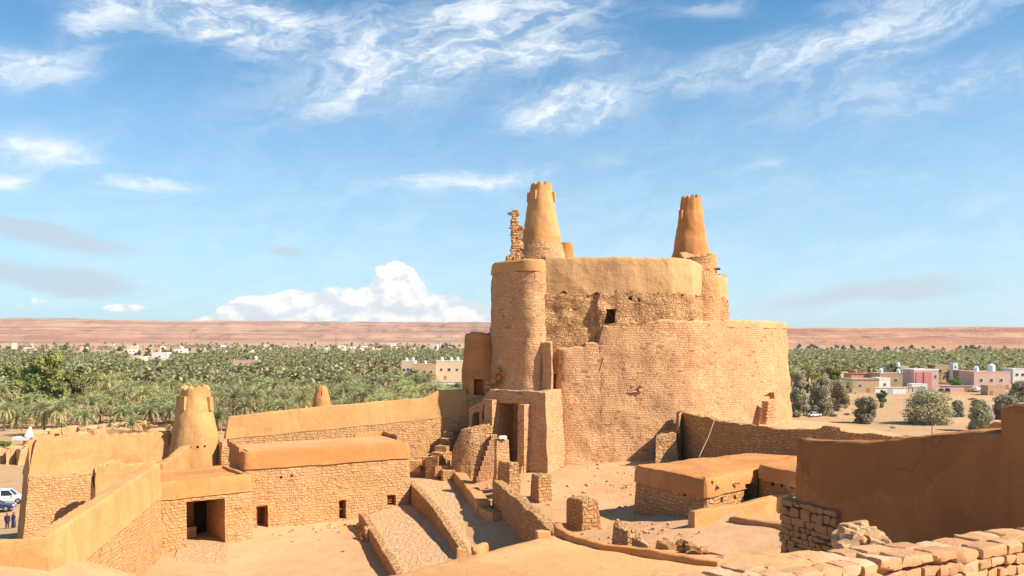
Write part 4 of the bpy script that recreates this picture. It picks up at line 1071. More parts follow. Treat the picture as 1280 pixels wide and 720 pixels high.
# near clay terrace (roof) with raised rim
tr = thing('clay_terrace', 'broad smooth clay roof terrace at the bottom centre', 'roof', (2,30,13))
T = [(X(440,29.3),29.3),(X(500,30.9),30.9),(X(560,32.4),32.4),(X(620,34.0),34.0),(X(678,35.9),35.9),(X(694,36.7),36.7),(X(712,35.6),35.6),(X(756,34.0),34.0),(X(812,33.0),33.0),(X(896,31.4),31.4),(9.0,24),(8,15),(-6,15),(-7,26)]
T = ccw(round_poly(T, .5, 3))
mb = MB(); shell(mb, T, [(0,0,-.5),(.9,0,-.05),(1,-.25,.0),(1,-.06,.08),(1,0,.2)], z0=9, z1=15.9, step=.5, topnoise=.05); mb.build('clay_roof', M['roof'], tr, wob=.10, wsc=.35)
mb = MB(); strip(mb, [(X(697,37.6),37.6,15.2,16.15),(X(699,36.6),36.6,15.2,16.2),(X(712,35.5),35.5,15.2,16.15),(X(756,33.9),33.9,15.2,16.1),(X(812,32.9),32.9,15.2,16.15),(X(900,31.2),31.2,15.2,16.15)], .42,.34, topnoise=.05, r=.1, step=.3); mb.build('raised_rim', M['plaster_red'], tr, wob=.07)
rg = random.Random(12)
for px, D, s_ in ((679,35.85,.62),(598,33.3,.5),(604,33.6,.4),(575,32.8,.25)):
    mb = MB(); mb.stone2((X(px,D), D, 15.95), (s_,s_*.8,.5), rg.uniform(0,.5), rg); mb.build('parapet_stub', M['plaster'], tr)

# big brown wall
bw = thing('courtyard_wall', 'big plain brown plaster wall in shade at the right edge', 'wall', (9.5,24,17))
pts = [(X(1001,27.2),27.2,16.0,20.95),(X(1060,25.4),25.4,16.5,21.05),(X(1130,23.6),23.6,17,21.35),(X(1200,22.2),22.2,17,21.65),(X(1254,21.2),21.2,17,21.85),(X(1330,19.7),19.7,17,21.9),(X(1500,17.6),17.6,17,22)]
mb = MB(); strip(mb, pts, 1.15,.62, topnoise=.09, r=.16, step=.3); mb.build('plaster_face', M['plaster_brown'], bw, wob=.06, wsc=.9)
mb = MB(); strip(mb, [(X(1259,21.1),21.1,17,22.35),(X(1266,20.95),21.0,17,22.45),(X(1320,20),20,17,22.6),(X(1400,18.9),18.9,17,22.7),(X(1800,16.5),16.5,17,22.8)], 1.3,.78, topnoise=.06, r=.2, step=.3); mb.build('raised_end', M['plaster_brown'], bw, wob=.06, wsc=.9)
# exposed stone corner, laid stone by stone
mb = MB(); rg = random.Random(21); A = Vector(pts[0][:2]); B = Vector(pts[1][:2]); d = (B-A).normalized(); nn = Vector((d.y,-d.x)); nn = nn if nn.y < 0 else -nn
z = 16.3
while z < 19.05:
    h = rg.uniform(.13,.29); s_ = -.28+rg.uniform(-.05,.05); end = 2.25-(max(0,z-17.2))*.28+rg.uniform(-.25,.25)
    while s_ < end:
        wd = rg.choice((rg.uniform(.16,.3),rg.uniform(.25,.6))); fa = (z-16)/5
        c = A+d*(s_+wd/2)+nn*(.50-.13*fa*2+rg.uniform(-.02,.03))
        mb.stone2((c.x,c.y,z+h/2), (wd*1.0,.42,h*rg.uniform(.9,1.06)), math.atan2(d.y,d.x)+rg.uniform(-.08,.08), rg, rg.uniform(-.05,.05), 4, .11); s_ += wd
    for k in range(3):
        c = A+d*(-.20)-nn*(-.25+.42*k)*1.0; mb.stone((c.x,c.y,z+h/2),(.42,.44,h*.96),math.atan2(d.y,d.x)+rg.uniform(-.1,.1),.08,rg)
    z += h
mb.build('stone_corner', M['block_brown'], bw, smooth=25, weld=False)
# heap of rubble against it
rk = thing('rubble_heap', 'sunlit heap of broken rock leaning on the foot of the big brown wall', 'rocks', (X(1076,19.5),19.5,18))
mb = MB(); rg = random.Random(31)
for k in range(120):
    px = rg.uniform(1052,1099); f = (px-1050)/52; top = 657+ (f-.35)**2*60*(1 if f > .35 else 1.6)
    py = rg.uniform(top, 692); D = 19.9-.8*rg.random()-(py-652)/40*1.0; s_ = rg.uniform(.10,.36)
    mb.stone2(P(px,py,D), (s_*1.25,s_,s_*.75), rg.uniform(0,3), rg, rg.uniform(-.4,.4), 4, .2)
mb.build('rocks', M['rock'], rk, smooth=20, weld=False)
# foreground dry-stone wall, laid stone by stone
fg = thing('dry_stone_wall', 'sunlit rough stone wall with flat coping along the bottom right corner', 'wall', (5,11,20))
path = [(X(p,D), D, Zy(py,D)) for p, D, py in ((800,8.5,736),(868,9.2,721),(960,9.95,703),(1040,10.6,692.5),(1107,11.2,685),(1180,12.0,676.5),(1290,13.3,662),(1420,15.2,648),(1700,19.5,620))]
cum_ = [0]
for a, b in zip(path, path[1:]): cum_.append(cum_[-1]+math.hypot(b[0]-a[0], b[1]-a[1]))
def at_s(s_):
    i = 0
    while i < len(path)-2 and s_ > cum_[i+1]: i += 1
    t_ = (s_-cum_[i])/(cum_[i+1]-cum_[i]); a, b = Vector(path[i]), Vector(path[i+1]); p = a+(b-a)*t_; d = (b-a); sl = math.atan2(d.z, math.hypot(d.x,d.y)); d.z = 0; d.normalize(); at_s.tilt = -sl; return p, d
mb = MB(); strip(mb, [(p[0]-.02,p[1]+.02,17.5,p[2]-.075) for p in path], .85,.74, topnoise=.1, r=.08, step=.2); mb.build('mud_core', M['roof'], fg, wob=.05, wsc=2)
mb = MB(); rg = random.Random(41); TH = .05
off = .16
for course in range(7):
    h = rg.uniform(.12,.19); s_ = -.2+rg.random()*.2
    while s_ < cum_[-1]:
        wd = rg.uniform(.15,.34) if rg.random() > .2 else rg.uniform(.34,.48); p, d = at_s(max(0,s_+wd/2)); n2 = Vector((d.y,-d.x,0)); n2 = n2 if n2.y < 0 else -n2
        hh = h*rg.uniform(.86,1.08); c = p+n2*(.30+.004*course+rg.uniform(-.02,.03)); zc = p.z-off+rg.uniform(-.012,.012)
        mb.stone2((c.x,c.y,zc-h/2), (wd*1.0,.32,hh*1.02), math.atan2(d.y,d.x)+rg.uniform(-.08,.08), rg, at_s.tilt+rg.uniform(-.06,.06)); s_ += wd
    off += h*1.0
mb.build('face_stones', M['block'], fg, smooth=22, weld=False)
mb = MB(); rg = random.Random(43); s_ = 0
while s_ < cum_[-1]:
    wd = rg.uniform(.3,.75); p, d = at_s(s_+wd/2); n2 = Vector((d.y,-d.x,0)); n2 = n2 if n2.y < 0 else -n2
    k = 0; dep = rg.uniform(.26,.40); c = p-n2*(dep/2-.47)
    mb.stone2((c.x,c.y,p.z-.08+rg.uniform(-.025,.015)), (wd*1.0,dep,.15), math.atan2(d.y,d.x)+rg.uniform(-.08,.08), rg, at_s.tilt+rg.uniform(-.03,.03), 5, .14)
    c = p-n2*(dep-.20); mb.stone2((c.x,c.y,p.z-.09+rg.uniform(-.03,.015)), (wd*.97,rg.uniform(.3,.42),.13), math.atan2(d.y,d.x)+rg.uniform(-.15,.15), rg, at_s.tilt, 5, .14)
    s_ += wd
mb.build('coping_stones', M['block'], fg, smooth=22, weld=False)

# loose rubble and gravel lying about the forecourt, along wall feet and on the ledge: nobody could count it
mb = MB(); rg = random.Random(51)
def litter(px0, px1, py0, py1, z, n, s0, s1):
    for k in range(n):
        x_, y_, _ = G(rg.uniform(px0,px1), rg.uniform(py0,py1), z); s_ = (s0+(s1-s0)*rg.random()**4)*.8
        mb.stone((x_, y_, gz(x_,y_)+s_*.2), (s_*1.3,s_,s_*.7), rg.uniform(0,3), .2, rg, rg.uniform(-.3,.3))
litter(690,800,590,650,11.5,150,.06,.32); litter(700,840,640,676,12.2,120,.06,.30); litter(640,720,590,640,11.5,70,.06,.28); litter(700,850,585,592,11.6,60,.08,.45)
litter(330,450,650,690,9,60,.05,.22); litter(565,620,585,640,11.4,50,.06,.35); litter(310,500,655,666,9,40,.06,.25); litter(760,850,600,640,11.8,60,.06,.25)
litter(820,920,655,668,13.2,60,.06,.25)
o = mb.build('loose_rubble', M['block'], None, smooth=30, weld=False); tag(o, 'loose rubble and pebbles scattered over the sandy forecourt', 'rubble', kind='stuff')
# ---------------------------------------------------------------- vegetation
def palm_meshes(rng, H, fine=True):
    nf = 40 if fine else 17; ns = 6 if fine else 4
    cr = MB(); de = MB(); tk = MB()
    lean = (rng.uniform(-.5,.5), rng.uniform(-.5,.5)); top = Vector((lean[0], lean[1], H))
    if fine:
        pts = [(lean[0]*(k/6)**2, lean[1]*(k/6)**2, H*k/6) for k in range(7)]
        tk.tube(pts, [.34,.27,.25,.24,.24,.27,.34], 8)
    else: tk.tube([(0,0,0), top], [.25,.25], 4)
    def frond(mb, az, el0, L, droop, wd, ns):
        p = top.copy(); e = el0; seg = L/ns; pts = [p.copy()]; dirs = []
        for k in range(ns):
            d = Vector((math.cos(az)*math.cos(e), math.sin(az)*math.cos(e), math.sin(e))); dirs.append(d)
            p = p+d*seg; pts.append(p.copy()); e -= droop*(.5+.9*k/ns)/ns*2
        side0 = Vector((-math.sin(az), math.cos(az), 0))
        if not fine:
            vs = []; fs = []
            for i, q in enumerate(pts):
                f = i/ns; w_ = wd*(.5+1.4*f*(1-f)*1.6) if i < ns else .05
                u = side0.cross(dirs[min(i,ns-1)]); u = -u if u.z < 0 else u
                vs += [q+side0*w_+u*w_*.35, q, q-side0*w_+u*w_*.35]
            for i in range(ns): a = i*3; fs += [(a,a+1,a+4,a+3),(a+1,a+2,a+5,a+4)]
            mb.add(vs, fs); return
        vs = []; fs = []
        nl = ns*2
        for j in range(nl):
            f = (j+.6)/nl; i = min(ns-1, int(f*ns)); q = pts[i]+(pts[i+1]-pts[i])*(f*ns-i); d = dirs[i]
            u = side0.cross(d); u = -u if u.z < 0 else u
            w_ = wd*(.35+2.0*f*(1-f)+.25*(1-f))*rng.uniform(.85,1.15)
            for sg in (-1,1):
                tip = q+side0*sg*w_*.82+d*w_*.85+u*w_*rng.uniform(.05,.5)
                b = len(vs); h = d*(L/nl*.40)
                vs += [q-h, q+h, tip]; fs.append((b,b+1,b+2))
        b = len(vs); 
        for q in pts: vs += [q+Vector((0,0,.04)), q-Vector((0,0,.04))+side0*.03]
        for i in range(ns): fs.append((b+2*i,b+2*i+2,b+2*i+3,b+2*i+1))
        mb.add(vs, fs)
    for k in range(nf):
        f = k/nf; az = k*2.39996+rng.uniform(-.2,.2)
        el0 = R(84)-R(88)*f+rng.uniform(-.12,.12)
        frond(cr, az, el0, rng.uniform(3.9,5.2)*(.8+.28*min(1,f*2)), rng.uniform(.8,1.3), .62 if fine else .6, ns)
    for k in range(22 if fine else 6):
        frond(de, k*2.39996+.7, R(-2)-R(55)*rng.random(), rng.uniform(2.6,3.9), .8, .5, 4)
    return cr, de, tk
def shade_palm(i, rng): pass
PALM = []
for i in range(6):
    rg = random.Random(100+i); H = (2.4,3.4,4.4,5.2,6.2,7.6)[i]
    cr, de, tk = palm_meshes(rg, H)
    PALM.append((cr, de, tk))
# places
rg = random.Random(77); places = []; far = []
def ok_palm(px, D, x):
    py = HY+ZC*F/D
    if D < 300 and px < 40 and py > 540: return False
    if 455 < px < 600 and 470 < D < 640: return False
    if 284 < px < 326 and 540 < D < 770: return False
    if 160 < px < 214 and 690 < D < 1040: return False
    if 500 < px < 640 and D > 330 and D < 640 and px > 560-(D-300)*.45: return False
    if px > 900 and D < 440: return False
    if px < 700 and D > 1050 and (rg.random() < .62 or fbm(x*.004, D*.002, 2, 3) > .08): return False
    if px > 900 and D > 1330: return False
    if 1040 < px < 1290 and D < 475 and rg.random() < .97: return False
    if 1000 < px <= 1040 and D < 540: return False
    if -30 < px < 115 and 235 < D < 400 and (px-65)**2/55**2+(D-310)**2/70**2 < 1: return False
    return True
D = 205.0
while D < 2500:
    sp = 8.6 if D < 420 else (9.6 if D < 900 else (11.5 if D < 1400 else 19))
    for rngpx in ((-110,660),(950,1400)):
        if rngpx[0] > 800 and D < 400: continue
        xx = X(rngpx[0], D)
        while xx < X(rngpx[1], D):
            x_ = xx+rg.uniform(-.42,.42)*sp; d_ = D+rg.uniform(-.42,.42)*sp; px = x_/d_*F+640
            front = 218+ (18 if px > 380 else 0) - (6 if 0 < px < 130 else 0)
            if d_ > front and ok_palm(px, d_, x_) and not (d_ > 900 and fbm(x_*.006, d_*.004, 7, 3) > .30) : places.append((x_, d_))
            xx += sp
    D += sp*.93
places.sort(key=lambda p: p[1])
front_rows = []; rest = []
for p in places:
    px = p[0]/p[1]*F+640
    (front_rows if (len(front_rows) < 296 and -60 < px < 650) else rest).append(p)
PL = ('date palm of the rows nearest the fort, brown dead fronds hanging under its crown', 'date palm deeper in the grove, only its grey-green crown showing above the front rows')
protos = {}
for i, (x_, d_) in enumerate(front_rows):
    v = rg.randrange(6); lab = PL[0] if d_ < 250 else PL[1]
    grp = 'date palms of the front rows' if d_ < 250 else 'date palms inside the grove'
    if v not in protos:
        t_ = thing('palm_tree', lab, 'palm tree', (0,0,0), grp)
        cr, de, tk = PALM[v]
        cr.build('crown', M['palm'], t_, smooth=None, weld=False, local=True); de.build('dead_fronds', M['dead'], t_, smooth=None, weld=False, local=True); tk.build('trunk', M['trunk'], t_, local=True)
        protos[v] = t_
    else: t_ = copy_tree(protos[v])
    t_.location = (x_, d_, 0); t_.rotation_euler = (0,0,rg.uniform(0,6.28)); s_ = rg.uniform(.85,1.15); t_.scale = (s_,s_,s_)
    tag(t_, lab, 'palm tree', grp)
# the far grove: one mass of simple palms, placed by geometry nodes
lowp = []
mt_far = [M['palm'], M['dead'], M['trunk']]
for i in range(4):
    r2 = random.Random(300+i); cr, de, tk = palm_meshes(r2, 3.6+1.2*i, fine=False)
    me = bpy.data.meshes.new('far_palm'); v = cr.v+de.v+tk.v; a, b = len(cr.v), len(cr.v)+len(de.v)
    f = cr.f+[tuple(a+k for k in q) for q in de.f]+[tuple(b+k for k in q) for q in tk.f]
    me.from_pydata([tuple(q) for q in v], [], f)
    for m_ in mt_far: me.materials.append(m_)
    me.polygons.foreach_set('material_index', [0]*len(cr.f)+[1]*len(de.f)+[2]*len(tk.f)); lowp.append(me)
print('palms', len(front_rows), len(rest))
def merge_instances(name, meshes, pts, rng, smin=.85, smax=1.2):
    datas = []
    for me in meshes:
        v = np.empty(len(me.vertices)*3); me.vertices.foreach_get('co', v); v = v.reshape(-1,3)
        lt = np.empty(len(me.polygons), int); me.polygons.foreach_get('loop_total', lt)
        lv = np.empty(len(me.loops), int); me.loops.foreach_get('vertex_index', lv)
        mi = np.empty(len(me.polygons), int); me.polygons.foreach_get('material_index', mi); datas.append((v, lt, lv, mi))
    Vs=[]; LT=[]; LV=[]; MI=[]; base=0
    for (x_, d_) in pts:
        v, lt, lv, mi = datas[rng.randrange(len(datas))]; a = rng.uniform(0,6.28); s_ = rng.uniform(smin,smax); c, s = math.cos(a)*s_, math.sin(a)*s_
        Vs.append(np.stack([v[:,0]*c-v[:,1]*s+x_, v[:,0]*s+v[:,1]*c+d_, v[:,2]*s_],1)); LT.append(lt); LV.append(lv+base); MI.append(mi); base += len(v)
    V = np.concatenate(Vs); LT = np.concatenate(LT); LV = np.concatenate(LV); MI = np.concatenate(MI)
    me = bpy.data.meshes.new(name); me.vertices.add(len(V)); me.vertices.foreach_set('co', V.ravel())
    me.loops.add(len(LV)); me.loops.foreach_set('vertex_index', LV); me.polygons.add(len(LT))
    me.polygons.foreach_set('loop_start', np.concatenate([[0], np.cumsum(LT)[:-1]])); me.polygons.foreach_set('material_index', MI)
    for m_ in meshes[0].materials: me.materials.append(m_)
    me.update(calc_edges=True); me.validate()
    o = bpy.data.objects.new(name, me); COL.objects.link(o); return o
o = merge_instances('distant_palm_grove', lowp, rest, random.Random(5)); tag(o, 'dense grey-green palm grove stretching to the foot of the escarpment', 'palm grove', kind='stuff')

def leafy(rng, rx, ry, H, lobes, n, leaf, z0=.12, up=.3, gap=.0):
    """crown of small leaf faces in uneven lobes; trunk with limbs"""
    cr = MB(); tk = MB(); L = []
    for k in range(lobes):
        a = rng.uniform(0,6.28); q = math.sqrt(rng.random())*.68; zz = z0+(.80-z0)*rng.random()**1.15+.04
        tp = math.sqrt(max(.05, 1-(zz*.95)**2))
        L.append((Vector((math.cos(a)*q*rx*tp, math.sin(a)*q*ry*tp, zz*H)), rng.uniform(.19,.44)*min(rx,ry,H*.8)))
    tot = sum(l[1]**2 for l in L); vs = []; fs = []
    for c, r in L:
        for j in range(int(n*r*r/tot)):
            d = Vector((rng.gauss(0,1), rng.gauss(0,1), rng.gauss(0,1))).normalized()
            p = c+Vector((d.x,d.y,d.z*.85))*r*(rng.random()**.38)*(rng.uniform(.8,1.12) if rng.random() > .10 else rng.uniform(1.1,1.5))
            if p.z < z0*H*.5: continue
            nrm = (d+Vector((rng.gauss(0,.7),rng.gauss(0,.7),rng.gauss(0,.7)+up))).normalized(); u = nrm.orthogonal().normalized(); v = nrm.cross(u); th = rng.uniform(0,6.28)
            u, v = u*math.cos(th)+v*math.sin(th), v*math.cos(th)-u*math.sin(th); s_ = leaf*rng.uniform(.6,1.4); b = len(vs)
            vs += [p-u*s_*.9, p+v*s_*.42, p+u*s_*.9, p-v*s_*.42]; fs.append((b,b+1,b+2,b+3))
    cr.add(vs, fs)
    tk.tube([(0,0,-.3),(.1,0,H*.2),(.0,.1,H*.42)], [H*.035,H*.027,H*.018], 7)
    for c, r in L[:7]: tk.tube([(.05,.03,H*.15), tuple(c*.55+Vector((0,0,H*.05))), tuple(c)], [H*.02,H*.013,H*.005], 5)
    return cr, tk
def tree(name, label, x_, d_, z_, rx, H, m, seed, lobes=16, n=5000, leaf=.28, group=None, ry=None, z0=.1, cat='tree'):
    r2 = random.Random(seed); t_ = thing(name, label, cat, (x_, d_, z_), group)
    cr, tk = leafy(r2, rx, ry or rx*.9, H, lobes, n, leaf, z0=z0)
    cr.build('crown', M[m], t_, smooth=None, weld=False, local=True); tk.build('trunk', M['trunk'], t_, local=True); return t_
def by_px(px0, px1, pyt, pyb, z=0.0):
    D = (ZC-z)*F/(pyb-HY); return X((px0+px1)/2, D), D, (px1-px0)/2/F*D, (pyb-pyt)/F*D
gt = 'grey-green tamarisk trees on the sandy flat'
for i, (a, b, tp, bt, lab, m) in enumerate((
    (985,1012,452,521,'grey-green tamarisk hugging the right edge of the keep','tam'),(1003,1042,466,519,'tall bushy tamarisk below the white tank tower','tam'),(1030,1062,470,514,'tamarisk just left of the small red kiosk','tam'),
    (1067,1098,491,529,'single round tamarisk standing alone on the sandy flat','tam'),(1126,1196,485,530,'broad spreading tamarisk with the white car parked under it','tam'),(1188,1204,499,521,'small tamarisk sapling beside the broad one','tam'),
    (1210,1242,495,539,'tamarisk behind the far rounded plaster wall','tam'),(1238,1275,492,524,'wide tamarisk near the right edge of the sandy flat','tam'),(1258,1290,474,502,'tamarisk in front of the pink villa, far right','tam'))):
    x_, d_, rx, H = by_px(a, b, tp, bt); tree('tamarisk_tree', lab, x_, d_, 0, rx*1.12, H*.98, m, 500+i, 46, 12000, .34, gt, z0=.0)
x_, d_, rx, H = by_px(1094,1114,485,508); tree('dark_tree', 'compact dark green tree right of the small red kiosk', x_, d_, 0, rx, H, 'dkgreen', 520, 9, 3000, .3)
x_, d_, rx, H = by_px(1095,1106,502,510); tree('shrub', 'small green shrub at the foot of the dark tree', x_, d_, 0, rx, H, 'green', 521, 6, 900, .25, cat='shrub')
x_, d_, rx, H = by_px(1028,1056,456,500); tree('leafy_tree', 'bright green leafy tree behind the tamarisks beside the keep', x_, d_, 0, rx, H, 'lime', 522, 12, 4500, .4)
x_, d_, rx, H = by_px(988,1030,446,497); tree('leafy_tree', 'tall dull green tree showing right beside the keep', x_, d_, 0, rx, H, 'green', 523, 14, 5500, .4)
x_, d_, rx, H = by_px(1182,1210,468,487); tree('leafy_tree', 'low bright shrubby tree over the pinkish compound wall', x_, d_, 0, rx, H, 'lime', 524, 9, 2500, .35)
x_, d_, rx, H = by_px(1172,1190,464,489, 0); tree('leafy_tree', 'dark green tree between the pink and rose house and the compound wall', x_, d_+14, 0, rx, H, 'green', 525, 9, 2500, .4)
x_, d_, rx, H = by_px(1126,1148,452,482, 0); tree('leafy_tree', 'dark dense tree left of the pink and rose house', x_, d_+16, 0, rx, H, 'dkgreen', 526, 10, 3000, .45)
x_, d_, rx, H = by_px(1060,1080,497,514); tree('shrub', 'green shrub against the wall beside the red kiosk', x_+6, d_+8, 0, rx*.7, H*.8, 'lime', 527, 6, 1000, .3, cat='shrub')
for i, (a, b, tp, bt, lab, m, n) in enumerate(((24,86,440,519,'huge dense round green tree towering over the palms at far left','green',12000),(72,112,450,508,'rounded green tree leaning against the huge one','green',6500),(-12,34,458,511,'olive green tree left of the huge round tree','green',6500),
    (-20,12,476,512,'brownish green tree at the left picture edge','tam',4500),(203,229,464,492,'small bright green tree alone among the palms','lime',3000),(360,380,462,472,'dull olive tree in the distance behind the palms','green',1500))):
    x_, d_, rx, H = by_px(a, b, tp, bt); tree('leafy_tree', lab, x_, d_, 0, rx*1.12, H*1.2, m, 540+i, 30 if n > 9000 else 18, int(n*1.4), .62 if n > 4000 else .42, z0=.04)
x_, d_, rx, H = by_px(346,368,500,517); tree('shrub', 'bright green shrub at the foot of the palms behind the rear wall', x_, d_, 0, rx, H, 'lime', 560, 7, 1500, .28, cat='shrub')
x_, d_, rx, H = by_px(545,583,476,494); tree('shrub', 'greyish bush behind the rear wall next to the keep', x_, d_, 0, rx, H, 'tam', 561, 10, 3000, .35, cat='shrub')
x_, d_, rx, H = by_px(-5,17,548,566); tree('shrub', 'yellowish shrub at the edge of the palms, far left', x_, d_, 0, rx, H, 'lime', 562, 6, 1200, .22, cat='shrub')
# lone palm by the right-hand trees
def lone_palm(px, pyb, lab, s_=1.0):
    D = ZC*F/(pyb-HY); t_ = copy_tree(protos[sorted(protos)[2]]); t_.location = (X(px,D), D, 0); t_.scale = (s_,)*3
    tag(t_, lab, 'palm tree'); 
    if 'group' in t_: del t_['group']
lone_palm(1058, 499, 'single date palm beside the long low house with brown roof', 1.15)
lone_palm(1000, 483, 'tall light green palm close to the right edge of the keep', 1.4)
# distant round trees in the town and along the escarpment foot
rg = random.Random(91); r2 = random.Random(92)
tm = []
for k in range(4):
    cr, tk = leafy(random.Random(600+k), 4.5, 4.5, 7, 9, 420, .95)
    tm.append((cr, tk))
pr = {}
spots = [(rg.uniform(-20,580), rg.choice((429.5,431,433,436,439,444)) + rg.uniform(-.6,2)) for _ in range(150)]+[(rg.uniform(985,1290), rg.uniform(436.4,438.2)) for _ in range(40)]+[(rg.uniform(990,1290), rg.uniform(440,455)) for _ in range(10)]
for (px, py) in spots:
    D = ZC*F/(py-HY); k = rg.randrange(4)
    if k not in pr:
        t_ = thing('round_tree', None, None, (0,0,0)); tm[k][0].build('crown', M['dkgreen'], t_, smooth=None, weld=False, local=True); tm[k][1].build('trunk', M['trunk'], t_, local=True); pr[k] = t_
    else: t_ = copy_tree(pr[k])
    t_.location = (X(px,D), D, -.5); s_ = rg.uniform(.8,1.5)*(1.0 if D < 1600 else 1.25); t_.scale = (s_,s_,s_); t_.rotation_euler = (0,0,rg.uniform(0,6))
    if px < 700: tag(t_, 'dark rounded tree among the far houses beyond the palm grove', 'tree', 'round trees of the far town')
    else: tag(t_, 'dark rounded tree rising above the far palms at the foot of the escarpment', 'tree', 'round trees beyond the right palms')

# ---------------------------------------------------------------- houses
def house(name, label, px0, px1, pyt, pyb, mw, dep=9, yaw=0.0, wins=(), door=None, roof='roof_edge', tanks=(), group=None, mr=None, cat='house', par=.6, z=0.0):
    D = (ZC-z)*F/(pyb-HY); x0, x1 = X(px0,D), X(px1,D); W = x1-x0; H = (pyb-pyt)/F*D
    h = thing(name, label, cat, ((x0+x1)/2, D, z), group, yaw)
    mb = MB(); mb.box((0, dep/2, H/2-.15), (W, dep, H+.3)); mb.build('wall', M[mw], h, smooth=None, local=True)
    mb = MB()
    if par:
        t_ = .35
        mb.box((0,t_/2-.06,H+par/2),(W+.12,t_,par)); mb.box((0,dep-t_/2+.06,H+par/2),(W+.12,t_,par)); mb.box((-W/2+t_/2-.06,dep/2,H+par/2),(t_,dep-2*t_+.1,par)); mb.box((W/2-t_/2+.06,dep/2,H+par/2),(t_,dep-2*t_+.1,par))
    else: mb.box((0,dep/2,H+.12),(W+.5,dep+.5,.24))
    mb.build('roof', M[mr or mw], h, smooth=None, local=True)
    for (a, b, w_, hh, mf) in wins:
        f = MB(); cx = -W/2+W*a; cz = H*b; e = .12
        for sx in (-1,1): f.box((cx+sx*(w_/2+e/2),-.03,cz),(e,.2,hh+2*e))
        for sz in (-1,1): f.box((cx,-.03,cz+sz*(hh/2+e/2)),(w_,.2,e))
        fo = f.build('window', M[mf], h, smooth=None, local=True)
        g = MB(); g.box((cx,0.0,cz),(w_,.06,hh)); g.build('pane', M['pane'], fo, smooth=None, local=True)
    if door:
        a, w_, hh, md = door; g = MB(); g.box((-W/2+W*a,-.02,hh/2),(w_,.14,hh)); g.build('door', M[md], h, smooth=None, local=True)
    for i, (a, sz) in enumerate(tanks):
        g = MB(); c = (-W/2+W*a, dep*.45, H+.3+par*.3); g.tube([c,(c[0],c[1],c[2]+sz*.9),(c[0],c[1],c[2]+sz*1.15)], [sz*.5,sz*.5,sz*.15], 12)
        for k in range(1): pass
        o = g.build('water_tank', M['tank'], None); o.location = h.location
        tag(o, 'water tank %s roof of the ' % ('left on the','mid-way along the','right on the')[min(2,int(a*3))] + ' '.join(label.split(' in front')[0].split(' with')[0].split(' behind')[0].split(' crowded')[0].split(' standing')[0].split()[:9]), 'water tank')
    return h
house('long_house', 'long low house with brown pink roof and white right end', 1065,1099,474.5,491,'h_tan',14,.0,[(.3,.55,1.2,1.0,'h_white')],(.6,1.2,2.1,'h_brown'),par=0,mr='h_mauve')
house('white_block', 'small white block joined to the long low house', 1099,1113,474,490.5,'h_white',9,0,[(.5,.6,.9,.9,'h_tan')],None)
house('red_roofed_house', 'tan house with bright red roof behind the long low house', 1064,1094,467.5,484,'h_tan',10,0,[(.25,.6,1.3,1.2,'h_brown'),(.6,.6,1.3,1.2,'h_brown')],None,par=0,mr='h_red')
house('flat_house', 'beige flat roofed house crowded with rooftop clutter', 1100,1140,468,486,'h_tan',14,0,[(.2,.6,1.1,1.1,'h_white'),(.5,.6,1.1,1.1,'h_white'),(.8,.6,1.1,1.1,'h_white')],None,tanks=((.2,2.0),(.75,1.8)))
house('roof_room', 'cream upper storey room standing behind the beige flat roofed house', 1116,1136,459,479,'h_cream',8,0,[(.5,.75,1.2,1.0,'h_white')],None,tanks=((.5,1.9),))
h = house('pink_house', 'pink and rose house with white trim and dark pink middle', 1142.5,1173,463,488.5,'h_pink',12,0,[(.12,.7,1.0,1.4,'h_white'),(.88,.7,1.0,1.4,'h_white')],(.5,1.2,2.2,'h_brown'),mr='h_white')
hw = (1173-1142.5)/F*(ZC*F/64.5)
mb = MB(); mb.box((.6,-.25,4.4),(3.6,.5,8.6)); mb.build('middle_bay', M['h_rose'], h, smooth=None, local=True)
mb = MB(); mb.box((-hw*.28,-.12,4.4),(3.2,.24,8.6)); mb.build('side_panel', M['h_rose'], h, smooth=None, local=True)
house('garage', 'low white garage with a wide grey shutter door', 1140,1159,480.5,490,'h_white',5,0,(),(.5,5.6,2.6,'h_grey'),par=.3,cat='garage')
house('tan_house', 'tan house behind the pink and rose house', 1169,1191,457.5,478,'h_tan',10,0,[(.3,.7,1.1,1.1,'h_brown'),(.7,.7,1.1,1.1,'h_brown')],None)
t_ = house('pale_tower', 'slender pale blue and white tower house right of the tan house', 1191.5,1197.5,455,480,'tank',4,0,[(.5,.85,.9,.9,'h_white')],None,mr='h_white',par=.5,cat='tower')
house('white_annex', 'small white house at the foot of the slender pale tower', 1197.5,1204,468,481,'h_white',6,0,[(.5,.6,.9,.9,'h_tan')],None)
house('brown_house', 'brown banded house left of the large pink villa', 1203.5,1218,464.5,484,'h_brown',10,0,[(.5,.75,3.5,.6,'h_tan'),(.5,.45,3.5,.6,'h_tan')],None,mr='h_tan')
house('pink_villa', 'large pink villa with a row of white framed windows', 1217.5,1263,466,487,'h_pink',14,0,[(.2,.55,1.3,1.5,'h_white'),(.48,.55,1.3,1.5,'h_white'),(.75,.55,1.3,1.5,'h_white')],(.92,1.2,2.2,'h_brown'),tanks=((.25,2.2),(.68,3.2)))
house('compound_wall', 'long pinkish compound wall in front of the villas', 1177,1231,482.5,490,'h_pink',.4,0,(),(.6,2.4,2.2,'h_brown'),par=0,cat='wall')
house('mud_hut', 'low tan mud building in front of the pink villa', 1235,1257,483.5,494,'h_tan',6,0,(),(.2,1.2,2,'h_brown'))
house('compound_wall', 'white compound wall in front of the beige flat roofed house', 1094,1132,484.5,492.5,'h_white',.4,0,(),(.5,2.2,2.2,'h_grey'),par=0,cat='wall')
house('compound_wall', 'cream boundary wall between the white wall and the pink and rose house', 1132,1141,484,490,'h_cream',.4,0,(),None,par=0,cat='wall')
